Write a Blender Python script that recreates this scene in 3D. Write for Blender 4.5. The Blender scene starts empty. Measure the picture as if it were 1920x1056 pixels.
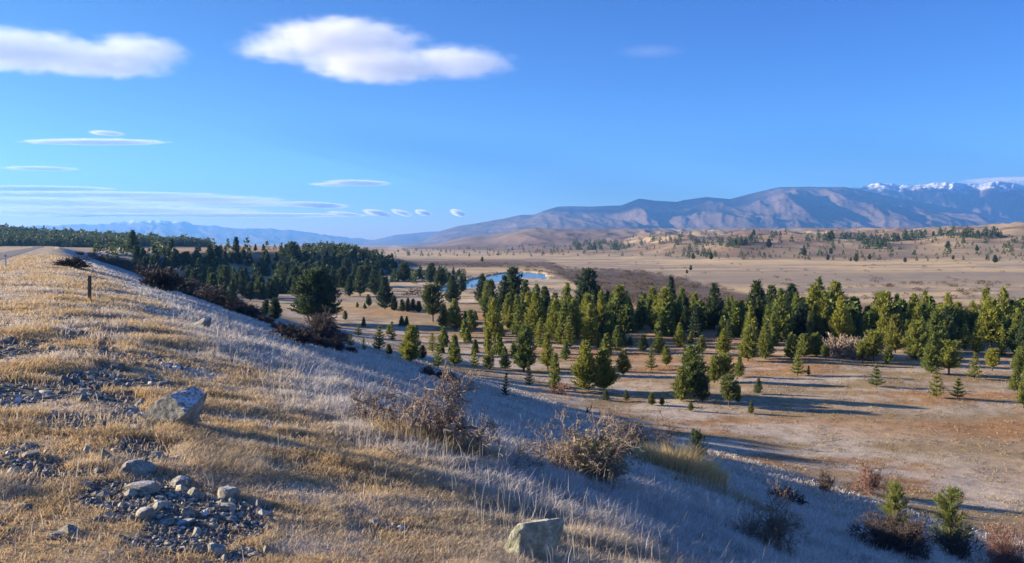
import bpy, bmesh, math, random
import numpy as np
from mathutils import Vector, Matrix

sc = bpy.context.scene
R = math.radians
F, CX, CY, HY = 1387.0, 960.0, 528.0, 458.0      # focal length in photo pixels, picture centre, horizon row
EYE = 1.6
PITCH = math.atan((CY - HY) / F)

# ------------------------------------------------------------------ camera, sky, sun, exposure
cam_d = bpy.data.cameras.new('camera')
cam = bpy.data.objects.new('camera', cam_d)
sc.collection.objects.link(cam)
cam_d.lens = 36 * F / 1920
cam_d.sensor_width = 36
cam_d.clip_start = 0.05
cam_d.clip_end = 300000
cam.location = (0, 0, EYE)
cam.rotation_euler = (math.pi / 2 - PITCH, 0, 0)
sc.camera = cam

SUN_EL = 14.0
SUN_AZ = R(-77)                                   # measured from +Y, clockwise positive: far left, a little ahead
world = bpy.data.worlds.new('World')
sc.world = world
world.use_nodes = True
wn = world.node_tree
bg = wn.nodes['Background']
sky = wn.nodes.new('ShaderNodeTexSky')
sky.sky_type = 'NISHITA'
sky.sun_disc = False
sky.sun_elevation = R(SUN_EL)
sky.sun_rotation = SUN_AZ
sky.altitude = 400
sky.air_density = 1.0
sky.dust_density = 0.35
sky.ozone_density = 5.0
# white balance and contrast of the sky, channel by channel, and less glare on the sunward side
sp_ = wn.nodes.new('ShaderNodeSeparateColor'); wn.links.new(sky.outputs[0], sp_.inputs[0])
cb_ = wn.nodes.new('ShaderNodeCombineColor')
tc_ = wn.nodes.new('ShaderNodeTexCoord'); sx_ = wn.nodes.new('ShaderNodeSeparateXYZ'); wn.links.new(tc_.outputs['Generated'], sx_.inputs[0])
mr_ = wn.nodes.new('ShaderNodeMapRange'); mr_.interpolation_type = 'SMOOTHSTEP'
wn.links.new(sx_.outputs[0], mr_.inputs[0])
for k_, v_ in zip(range(1, 5), (-.8, .45, .42, 1.0)): mr_.inputs[k_].default_value = v_
for k_, (gm_k, sc_k) in enumerate(((2.15, .42), (1.97, .345), (1.52, .58))):
    p_ = wn.nodes.new('ShaderNodeMath'); p_.operation = 'POWER'; wn.links.new(sp_.outputs[k_], p_.inputs[0]); p_.inputs[1].default_value = gm_k
    m_ = wn.nodes.new('ShaderNodeMath'); m_.operation = 'MULTIPLY'; wn.links.new(p_.outputs[0], m_.inputs[0]); m_.inputs[1].default_value = sc_k
    q_ = wn.nodes.new('ShaderNodeMath'); q_.operation = 'MULTIPLY'; wn.links.new(m_.outputs[0], q_.inputs[0]); wn.links.new(mr_.outputs[0], q_.inputs[1])
    wn.links.new(q_.outputs[0], cb_.inputs[k_])
wn.links.new(cb_.outputs[0], bg.inputs[0])
bg.inputs[1].default_value = 0.05

sun_d = bpy.data.lights.new('sun', 'SUN')
sun_d.energy = 5.0
sun_d.angle = R(0.5)
sun_d.color = (1.0, 0.84, 0.63)
sun = bpy.data.objects.new('sun', sun_d)
sc.collection.objects.link(sun)
to_sun = Vector((math.sin(SUN_AZ) * math.cos(R(SUN_EL)), math.cos(SUN_AZ) * math.cos(R(SUN_EL)), math.sin(R(SUN_EL))))
sun.rotation_euler = to_sun.to_track_quat('Z', 'Y').to_euler()
sun.location = (-30, 20, 30)

sc.view_settings.view_transform = 'Standard'
sc.view_settings.look = 'None'
sc.view_settings.exposure = 1.92
sc.view_settings.gamma = 1.0
sc.render.engine = 'CYCLES'
cy = sc.cycles
cy.use_denoising = True
cy.max_bounces = 12
cy.diffuse_bounces = 2
cy.glossy_bounces = 2
cy.transmission_bounces = 2
cy.volume_bounces = 10
cy.transparent_max_bounces = 4
cy.volume_max_steps = 96

# ------------------------------------------------------------------ helpers
def link(o, parent=None):
    sc.collection.objects.link(o)
    if parent is not None:
        o.parent = parent
    return o

def tag(o, label=None, cat=None, group=None, kind=None):
    if label: o['label'] = label
    if cat: o['category'] = cat
    if group: o['group'] = group
    if kind: o['kind'] = kind
    return o

def new_empty(name, loc=(0, 0, 0), rz=0.0, scale=1.0):
    o = bpy.data.objects.new(name, None)
    o.empty_display_size = 0.3
    o.location = loc
    o.rotation_euler = (0, 0, rz)
    o.scale = (scale,) * 3 if not hasattr(scale, '__len__') else scale
    return link(o)

def np_mesh(name, verts, faces, col=None, smooth=False, attr='col'):
    """verts (N,3); faces (M,3) or (M,4) ints; col (N,3) base colour."""
    verts = np.asarray(verts, np.float32); faces = np.asarray(faces, np.int32)
    m = bpy.data.meshes.new(name)
    k = faces.shape[1]
    m.vertices.add(len(verts)); m.vertices.foreach_set('co', verts.ravel())
    m.loops.add(faces.size); m.loops.foreach_set('vertex_index', faces.ravel())
    m.polygons.add(len(faces)); m.polygons.foreach_set('loop_start', np.arange(0, faces.size, k, dtype=np.int32))
    m.polygons.foreach_set('use_smooth', np.full(len(faces), smooth, bool))
    m.update(calc_edges=True)
    if col is not None:
        a = m.color_attributes.new(attr, 'FLOAT_COLOR', 'POINT')
        c = np.ones((len(verts), 4), np.float32); c[:, :3] = col
        a.data.foreach_set('color', c.ravel())
    return m

def obj(name, mesh, mat=None, parent=None, loc=(0, 0, 0), rz=0.0, scale=1.0):
    o = bpy.data.objects.new(name, mesh)
    if mat is not None and not mesh.materials:
        mesh.materials.append(mat)
    o.location = loc; o.rotation_euler = (0, 0, rz)
    o.scale = (scale,) * 3 if not hasattr(scale, '__len__') else scale
    return link(o, parent)

def hash2(i, j, seed):
    i = i.astype(np.int64); j = j.astype(np.int64)
    h = (i * 374761393 + j * 668265263 + seed * 1442695041) & 0xFFFFFFFF
    h = ((h ^ (h >> 13)) * 1274126177) & 0xFFFFFFFF
    h = (h ^ (h >> 16)) & 0xFFFFFFFF
    return h / 4294967295.0

def vnoise(x, y, seed=0):
    x = np.asarray(x, float); y = np.asarray(y, float)
    i = np.floor(x); j = np.floor(y); fx = x - i; fy = y - j
    fx = fx * fx * fx * (fx * (fx * 6 - 15) + 10); fy = fy * fy * fy * (fy * (fy * 6 - 15) + 10)
    a = hash2(i, j, seed); b = hash2(i + 1, j, seed); c = hash2(i, j + 1, seed); d = hash2(i + 1, j + 1, seed)
    return (a * (1 - fx) + b * fx) * (1 - fy) + (c * (1 - fx) + d * fx) * fy

def fbm(x, y, seed=0, oct=4, gain=0.5):
    s = 0; a = 1.0; t = 0
    for k in range(oct):
        s = s + a * vnoise(np.asarray(x) * 2 ** k, np.asarray(y) * 2 ** k, seed + 17 * k); t += a; a *= gain
    return s / t

def ridged(x, y, seed=0, oct=4, gain=0.5):
    s = 0; a = 1.0; t = 0
    for k in range(oct):
        s = s + a * (1 - np.abs(2 * vnoise(np.asarray(x) * 2 ** k, np.asarray(y) * 2 ** k, seed + 31 * k) - 1)); t += a; a *= gain
    return s / t

def sstep(a, b, x):
    t = np.clip((x - a) / (b - a), 0, 1)
    return t * t * (3 - 2 * t)

# ------------------------------------------------------------------ the lie of the land
BANK = math.atan(-860 / F)                        # bearing of the bank, the road and the crest
DV = np.array([math.sin(BANK), math.cos(BANK)]); RV = np.array([math.cos(BANK), -math.sin(BANK)])
FLAT = -14.4
KY = np.array([450, 600, 750, 900, 1200, 2000, 3000, 4500, 7000, 12000, 25000.])
KP = np.array([-600, 0, 110, 233, 320, 420, 560, 730, 790, 900, 1000, 1160, 1300, 1400, 1550, 1700, 1850, 1920, 2100, 2600.])
KZ = np.array([
 [-1, 2, 12, 17, 18, 20, 20, 20, 20, 20, 20],
 [-2, -1.5, 6, 15, 12, 5, 5, 5, 5, 5, 5],
 [-2, -1.5, 3, 9.5, 8, 4, 4, 4, 4, 4, 4],
 [-2, -2, 1, 6, 4, 0, 0, 0, 0, 0, 0],
 [-2, -2, -1, .5, -2, -5, -5, -5, -5, -5, -5],
 [-2, -2, -2, -2, -3, -6, -8, -8, -8, -8, -8],
 [-2, -2, -2.5, -3, -5, -10, -12, -12, -12, -12, -12],
 [-6, -10, -14, -14.4, -14.4, -14, -14, -14, -14, -14, -14],
 [-14.4, -14.4, -14.4, -14.4, -14.4, -12, -10, -10, 0, 20, 20],
 [-14.4, -14.4, -14.4, -14.4, -14, -9, 19, 55, 60, 80, 80],
 [-14.4, -14.4, -14.4, -14, -12, -3, 63, 84, 110, 120, 120],
 [-14.4, -14.4, -14.4, -13, -8, 13, 58, 84, 133, 150, 150],
 [-14.4, -14.4, -14.0, -9.4, 6.8, 25, 50, 82, 132, 160, 160],
 [-14.4, -14.4, -11, 1.0, 11, 27, 52, 83, 133, 160, 160],
 [-14.4, -14.4, -9, 0.3, 12, 29, 53, 84, 134, 160, 160],
 [-14.4, -14.0, -7, 1.6, 16, 30, 53, 84, 134, 160, 160],
 [-14.4, -13.0, -2.2, 10, 26, 38, 54, 84, 134, 160, 160],
 [-14.4, -12.5, -0.5, 14.6, 33, 42, 56, 86, 136, 160, 160],
 [-14.4, -10, 6, 22, 42, 55, 60, 90, 140, 160, 160],
 [-14.4, -10, 6, 22, 42, 55, 60, 90, 140, 160, 160.]])

def knots(px, Y):
    px = np.clip(px, KP[0], KP[-1]); Y = np.clip(Y, KY[0], KY[-1])
    i = np.clip(np.searchsorted(KP, px, 'right') - 1, 0, len(KP) - 2)
    j = np.clip(np.searchsorted(KY, Y, 'right') - 1, 0, len(KY) - 2)
    a = (px - KP[i]) / (KP[i + 1] - KP[i]); b = (Y - KY[j]) / (KY[j + 1] - KY[j])
    a = a * a * (3 - 2 * a)
    return (KZ[i, j] * (1 - a) + KZ[i + 1, j] * a) * (1 - b) + (KZ[i, j + 1] * (1 - a) + KZ[i + 1, j + 1] * a) * b

def uv(x, y):
    return x * RV[0] + y * RV[1], x * DV[0] + y * DV[1]

def terrace_d(x, y):
    # inside (positive) the higher ground left of the valley, far along the bank
    d1 = ((x + 150) * -170 + (y - 262) * 88) / 191.4
    d2 = -(x + 0.158 * y) / 1.012
    return np.minimum(d1, d2)

def height(x, y):
    x = np.asarray(x, float); y = np.asarray(y, float)
    u, v = uv(x, y)
    ys = np.maximum(y, 1.0)
    px = 960 + F * x / ys
    r = np.hypot(x, y)
    # valley floor
    fl = FLAT + (fbm(x / 40, y / 40, 3, 3) - .5) * 1.0 * sstep(30, 90, r) + (fbm(x / 7, y / 7, 5, 3) - .5) * .35
    d = terrace_d(x, y) + (fbm(x / 30, y / 30, 8, 3) - .5) * 26
    fl = fl + (-2.2 - fl) * sstep(-6, 42, d) * (y > 60)
    # bank
    k = 1.15
    wob = (fbm(x / 6, y / 6, 11, 3) - .5) * 1.1 * sstep(3, 9, np.hypot(x, y))
    q = np.clip((u + wob - 1.5) / k, -40, 60)
    bank = -0.385 * k * np.where(q > 30, q, np.log1p(np.exp(np.minimum(q, 30))))
    bank += (fbm(x / 2.2, y / 2.2, 21, 3) - .5) * (.07 + .10 * sstep(1, 3, u)) * sstep(-3.4, -1, u)
    bank += (fbm(x / .5, y / .5, 22, 3) - .5) * .05 * sstep(-3.4, -1, u)
    w = 2.0
    dd = np.clip((bank - fl) / w, -30, 30)
    z = fl + w * np.log1p(np.exp(dd)) - w * np.log1p(np.exp(-8.0)) 
    z = np.where(dd > 5, bank, z)
    # beyond 450 m
    t = sstep(380, 600, y)
    far = knots(px, ys) 
    hill = sstep(620, 1100, y) * sstep(-13, 0, far)
    side = sstep(820, 1000, px)
    far = far + hill * side * (.35 + .65 * sstep(1120, 1240, px)) * (ridged(x / 120, y / 240, 41, 4) - .55) * 26 * np.clip(ys / 1200, .6, 1.6)
    far = far + (fbm(x / 60, y / 60, 43, 3) - .5) * 1.6
    z = z * (1 - t) + far * t
    z = np.where(u < 1, np.where(y < 380, bank, z), z)
    return z

def ray(px, py):
    cx, cyy = (px - CX) / F, -(py - CY) / F
    c, s = math.cos(PITCH), math.sin(PITCH)
    v = np.array([cx, c + cyy * s, -s + cyy * c])
    return v / v[1]

def at_ground(px, py, y0=1.5, y1=14000):
    """first point of the land seen at photo pixel (px, py)"""
    v = ray(px, py)
    Y = np.exp(np.linspace(math.log(y0), math.log(y1), 2500))
    dz = EYE + v[2] * Y - height(v[0] * Y, Y)
    i = np.where(dz < 0)[0]
    if len(i) == 0: 
        Yh = Y[-1]
    else:
        a = i[0]
        Yh = Y[a] if a == 0 else Y[a - 1] + (Y[a] - Y[a - 1]) * dz[a - 1] / (dz[a - 1] - dz[a])
    x, y = v[0] * Yh, Yh
    return float(x), float(y), float(height(np.array([x]), np.array([y]))[0])

def img(x, y, z):
    """photo pixel of world points"""
    c, s = math.cos(PITCH), math.sin(PITCH)
    dz = z - EYE
    depth = y * c - dz * s
    up = y * s + dz * c
    depth = np.where(depth < .1, .1, depth)
    return CX + F * x / depth, CY - F * up / depth

# ------------------------------------------------------------------ material helpers
def mat(name):
    m = bpy.data.materials.new(name); m.use_nodes = True
    nt = m.node_tree
    return m, nt, nt.nodes['Principled BSDF']

def N(nt, t, **kw):
    n = nt.nodes.new(t)
    for k, v in kw.items():
        if k.startswith('_'): setattr(n, k[1:], v)
        else:
            n.inputs[int(k[1:])].default_value = v if k[0] == 'i' else v
    return n

def noise(nt, scale, detail=4, rough=.55, vec=None, dist=0):
    n = nt.nodes.new('ShaderNodeTexNoise')
    n.inputs['Scale'].default_value = scale; n.inputs['Detail'].default_value = detail
    n.inputs['Roughness'].default_value = rough; n.inputs['Distortion'].default_value = dist
    if vec is not None: nt.links.new(vec, n.inputs['Vector'])
    return n.outputs['Fac']

def ramp(nt, fac, stops):
    n = nt.nodes.new('ShaderNodeValToRGB')
    e = n.color_ramp.elements
    while len(e) < len(stops): e.new(.5)
    for k, (p, c) in enumerate(stops):
        e[k].position = p; e[k].color = (*c, 1) if len(c) == 3 else c
    nt.links.new(fac, n.inputs[0])
    return n.outputs[0]

def mix(nt, fac, a, b, mode='MIX'):
    n = nt.nodes.new('ShaderNodeMix'); n.data_type = 'RGBA'; n.blend_type = mode
    for s, v in ((n.inputs[0], fac), (n.inputs[6], a), (n.inputs[7], b)):
        if isinstance(v, (int, float)): s.default_value = v
        elif isinstance(v, tuple): s.default_value = (*v, 1)
        else: nt.links.new(v, s)
    return n.outputs[2]

def mth(nt, op, a, b=None, clamp=False):
    n = nt.nodes.new('ShaderNodeMath'); n.operation = op; n.use_clamp = clamp
    for s, v in ((n.inputs[0], a), (n.inputs[1], b)):
        if v is None: continue
        if isinstance(v, (int, float)): s.default_value = v
        else: nt.links.new(v, s)
    return n.outputs[0]

def bump(nt, h, strength, dist, bsdf):
    n = nt.nodes.new('ShaderNodeBump'); n.inputs['Strength'].default_value = strength
    n.inputs['Distance'].default_value = dist
    nt.links.new(h, n.inputs['Height']); nt.links.new(n.outputs[0], bsdf.inputs['Normal'])

def objcoord(nt, which='Object'):
    return nt.nodes.new('ShaderNodeTexCoord').outputs[which]

def attr_col(nt, name='col'):
    n = nt.nodes.new('ShaderNodeAttribute'); n.attribute_name = name
    return n.outputs['Color']

def dull(b, rough=.9, spec=.15):
    b.inputs['Roughness'].default_value = rough
    b.inputs['Specular IOR Level'].default_value = spec

# ground: zones of grass, moss, frost and scrub soil come as a base-colour attribute, fine grain from noise
M_ground, nt, b = mat('ground'); dull(b)
co = objcoord(nt)
g1 = noise(nt, 9.0, 6, .65, co); g2 = noise(nt, 1.1, 5, .6, co); g3 = noise(nt, 45., 4, .7, co)
c = mix(nt, 1.0, attr_col(nt), ramp(nt, g1, [(.25, (.55, .52, .5)), (.5, (1, 1, 1)), (.8, (1.45, 1.4, 1.35))]), 'MULTIPLY')
c = mix(nt, 1.0, c, ramp(nt, g3, [(.3, (.6, .6, .6)), (.6, (1.15, 1.12, 1.1))]), 'MULTIPLY')
c = mix(nt, 1.0, c, ramp(nt, g2, [(.3, (.78, .74, .74)), (.7, (1.2, 1.18, 1.14))]), 'MULTIPLY')
nt.links.new(c, b.inputs['Base Color'])
bump(nt, mth(nt, 'ADD', g1, mth(nt, 'MULTIPLY', g3, .4)), .7, .06, b)

M_mtn, nt, b = mat('mountain_tussock'); dull(b)
co = objcoord(nt)
g1 = noise(nt, .0016, 8, .6, co); g2 = noise(nt, .011, 5, .65, co)
base = ramp(nt, g1, [(.3, (.085, .06, .046)), (.5, (.125, .088, .066)), (.72, (.175, .125, .093))])
base = mix(nt, 1.0, base, ramp(nt, g2, [(.3, (.78, .78, .8)), (.7, (1.2, 1.18, 1.15))]), 'MULTIPLY')
geo = nt.nodes.new('ShaderNodeNewGeometry'); sep = nt.nodes.new('ShaderNodeSeparateXYZ'); nt.links.new(geo.outputs['Position'], sep.inputs[0])
attr = nt.nodes.new('ShaderNodeAttribute'); attr.attribute_name = 'snow'
sn = mth(nt, 'ADD', attr.outputs['Fac'], mth(nt, 'MULTIPLY', mth(nt, 'SUBTRACT', noise(nt, .0045, 7, .68, co), .5), 1.5))
snf = mth(nt, 'MULTIPLY', mth(nt, 'SUBTRACT', sn, .5), 5.0, True)
nt.links.new(mix(nt, snf, base, (.82, .84, .9)), b.inputs['Base Color'])
bump(nt, g2, .8, 35, b)

M_water, nt, b = mat('river_water')
b.inputs['Base Color'].default_value = (.05, .12, .19, 1); b.inputs['Roughness'].default_value = .12
co = objcoord(nt); bump(nt, noise(nt, .8, 4, .6, co), .25, .12, b)

M_road, nt, b = mat('chipseal'); dull(b, .85, .3)
co = objcoord(nt)
nt.links.new(mix(nt, 1., ramp(nt, noise(nt, .35, 5, .6, co), [(.3, (.085, .087, .095)), (.7, (.13, .13, .14))]),
    ramp(nt, noise(nt, 60, 3, .7, co), [(.3, (.7, .7, .7)), (.7, (1.25, 1.25, 1.25))]), 'MULTIPLY'), b.inputs['Base Color'])

M_blade, nt, b = mat('dry_grass'); dull(b, .75, .2)
nt.links.new(attr_col(nt), b.inputs['Base Color'])
# thin blades let some light through
tr = nt.nodes.new('ShaderNodeBsdfTranslucent'); nt.links.new(attr_col(nt), tr.inputs[0])
ms = nt.nodes.new('ShaderNodeMixShader'); ms.inputs[0].default_value = .3
nt.links.new(b.outputs[0], ms.inputs[1]); nt.links.new(tr.outputs[0], ms.inputs[2])
nt.links.new(ms.outputs[0], nt.nodes['Material Output'].inputs['Surface'])

def foliage(name, c0, c1, c2, rnd=.5):
    m, nt, b = mat(name); dull(b, .6, .3)
    oi = nt.nodes.new('ShaderNodeObjectInfo')
    co = objcoord(nt)
    c = ramp(nt, noise(nt, 1.9, 3, .6, co), [(.3, c0), (.52, c1), (.72, c2)])
    c = mix(nt, 1., c, ramp(nt, oi.outputs['Random'], [(0, (.68, .8, .95)), (.5, (1, 1, .95)), (1, (1.35, 1.22, .85))]), 'MULTIPLY')
    nt.links.new(c, b.inputs['Base Color'])
    tr = nt.nodes.new('ShaderNodeBsdfTranslucent'); nt.links.new(c, tr.inputs[0])
    ms = nt.nodes.new('ShaderNodeMixShader'); ms.inputs[0].default_value = .34
    nt.links.new(b.outputs[0], ms.inputs[1]); nt.links.new(tr.outputs[0], ms.inputs[2])
    nt.links.new(ms.outputs[0], nt.nodes['Material Output'].inputs['Surface'])
    return m
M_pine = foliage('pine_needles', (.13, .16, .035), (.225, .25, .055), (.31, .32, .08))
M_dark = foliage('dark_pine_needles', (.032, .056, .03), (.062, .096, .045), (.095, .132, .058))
M_olive = foliage('olive_needles', (.11, .135, .04), (.17, .19, .06), (.23, .24, .085))
M_scrub = foliage('brown_scrub', (.08, .06, .05), (.12, .092, .076), (.18, .145, .115))

M_bark, nt, b = mat('bark'); dull(b)
nt.links.new(ramp(nt, noise(nt, 14, 4, .6, objcoord(nt)), [(.3, (.06, .045, .035)), (.7, (.15, .115, .09))]), b.inputs['Base Color'])

def twig_mat(name, a, c, d):
    m, nt, b = mat(name); dull(b)
    nt.links.new(ramp(nt, noise(nt, 6, 4, .6, objcoord(nt)), [(.3, a), (.55, c), (.75, d)]), b.inputs['Base Color'])
    return m
M_twig = twig_mat('grey_twigs', (.17, .13, .10), (.33, .26, .20), (.50, .42, .33))
M_twig_lichen = twig_mat('lichened_twigs', (.17, .17, .07), (.33, .33, .15), (.52, .52, .28))
M_twig_red = twig_mat('red_twigs', (.16, .09, .07), (.27, .16, .13), (.36, .24, .20))
M_twig_dark = twig_mat('dark_twigs', (.06, .05, .045), (.11, .085, .075), (.18, .15, .125))

def rock_mat(name, a, c, d, frost=.5, scale=1.):
    m, nt, b = mat(name); dull(b, .85, .25)
    co = objcoord(nt)
    g = noise(nt, 9 * scale, 8, .68, co); g2 = noise(nt, 45 * scale, 6, .7, co)
    col = ramp(nt, g, [(.3, a), (.5, c), (.7, d)])
    col = mix(nt, 1., col, ramp(nt, g2, [(.3, (.6, .6, .6)), (.7, (1.3, 1.3, 1.28))]), 'MULTIPLY')
    geo = nt.nodes.new('ShaderNodeNewGeometry'); sp = nt.nodes.new('ShaderNodeSeparateXYZ'); nt.links.new(geo.outputs['Normal'], sp.inputs[0])
    f = mth(nt, 'ADD', sp.outputs[2], mth(nt, 'MULTIPLY', mth(nt, 'SUBTRACT', g2, .5), 1.4))
    f = mth(nt, 'MULTIPLY', mth(nt, 'SUBTRACT', f, 1.0 - frost * .5), 4.0, True)
    f = mth(nt, 'MULTIPLY', f, min(1., frost * 1.6))
    nt.links.new(mix(nt, f, col, (.66, .66, .68)), b.inputs['Base Color'])
    bump(nt, mth(nt, 'ADD', g, mth(nt, 'MULTIPLY', g2, .35)), .9, .02, b)
    return m
M_rock = rock_mat('grey_boulder', (.12, .115, .10), (.26, .245, .205), (.46, .43, .36), .85)
M_rock2 = rock_mat('lichened_boulder', (.16, .16, .11), (.32, .32, .24), (.52, .52, .43), .30)
M_stone = rock_mat('grey_stone', (.15, .14, .12), (.27, .25, .205), (.44, .40, .33), .40)

M_gravel, nt, b = mat('gravel'); dull(b, .85, .25)
c = mix(nt, 1., attr_col(nt), ramp(nt, noise(nt, 60, 4, .7, objcoord(nt)), [(.3, (.65, .65, .65)), (.7, (1.3, 1.3, 1.3))]), 'MULTIPLY')
nt.links.new(c, b.inputs['Base Color'])

M_post, nt, b = mat('weathered_timber'); dull(b)
mp = nt.nodes.new('ShaderNodeMapping'); nt.links.new(objcoord(nt), mp.inputs[0]); mp.inputs['Scale'].default_value = (40, 40, 3)
nt.links.new(ramp(nt, noise(nt, 1, 5, .6, mp.outputs[0]), [(.3, (.06, .045, .035)), (.7, (.20, .155, .115))]), b.inputs['Base Color'])
M_white, nt, b = mat('white_plastic'); b.inputs['Roughness'].default_value = .5
nt.links.new(ramp(nt, noise(nt, 12, 4, .6, objcoord(nt)), [(.3, (.55, .55, .53)), (.6, (.78, .78, .76))]), b.inputs['Base Color'])
M_red, nt, b = mat('red_reflector'); b.inputs['Roughness'].default_value = .3
nt.links.new(ramp(nt, noise(nt, 30, 2, .5, objcoord(nt)), [(.3, (.45, .03, .02)), (.7, (.6, .05, .03))]), b.inputs['Base Color'])

# ------------------------------------------------------------------ ground sheet (polar grid, finer ahead and near)
def gravel_mask(x, y):
    spots = [(330, 905, .62, .5), (250, 880, .45, .35), (400, 940, .34, .28), (340, 975, .34, .2), (50, 865, .7, .25),
             (200, 690, 1.2, .9), (185, 610, .8, 2.4), (205, 650, .9, 1.4), (180, 590, .6, 3), (60, 720, 1.6, .9), (60, 650, 1.6, 1.2), (330, 880, .6, .4),
             (250, 745, .9, .6), (500, 985, .35, .2), (180, 580, .4, 2.5), (120, 780, 1.0, .4)]
    g = 0
    for px, py, rx, ry in spots:
        v = ray(px, py); t = -(EYE + .02) / v[2]
        cx_, cy_ = v[0] * t, t
        g = np.maximum(g, np.exp(-(((x - cx_) / (rx * 1.0)) ** 2 + ((y - cy_) / (ry * 1.0)) ** 2)))
    n = fbm(x / .45, y / .32, 61, 4)
    line = []
    for px, py in ((180, 560), (192, 600), (200, 640), (228, 700), (262, 790), (300, 870), (370, 950)):
        v = ray(px, py); t = -(EYE + .02) / v[2]; line.append((v[0] * t, t))
    dl = 1e9
    for (ax, ay), (bx, by) in zip(line[:-1], line[1:]):
        tt = np.clip(((x - ax) * (bx - ax) + (y - ay) * (by - ay)) / ((bx - ax) ** 2 + (by - ay) ** 2), 0, 1)
        dl = np.minimum(dl, np.hypot(x - ax - tt * (bx - ax), y - ay - tt * (by - ay)))
    g = np.maximum(g, np.exp(-(dl / .34) ** 2) * .9)
    n2 = fbm(x / 1.6, y / 1.1, 63, 3)
    u, v = uv(x, y)
    broad = sstep(.58, .68, n2) * sstep(2, -1, u) * .7
    return np.clip(np.maximum(sstep(.42, .66, g * .95 + (n - .5) * 1.7), broad * sstep(.45, .58, n)), 0, 1)

def frost_mask(x, y):
    u, v = uv(x, y)
    slope = sstep(1.9, 4.4, u + (fbm(x / 1.5, y / 1.5, 71, 3) - .5) * 3.0)
    top = sstep(.48, .68, fbm(x / 1.3, y / .7, 73, 4)) * (.35 + .3 * sstep(5, 14, np.hypot(x, y)))
    return np.where(u > 3.5, slope, np.maximum(slope, top))

C = lambda *a: np.array(a)
def lerp(a, b, t): return a + (b - a) * t[:, None]

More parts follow.
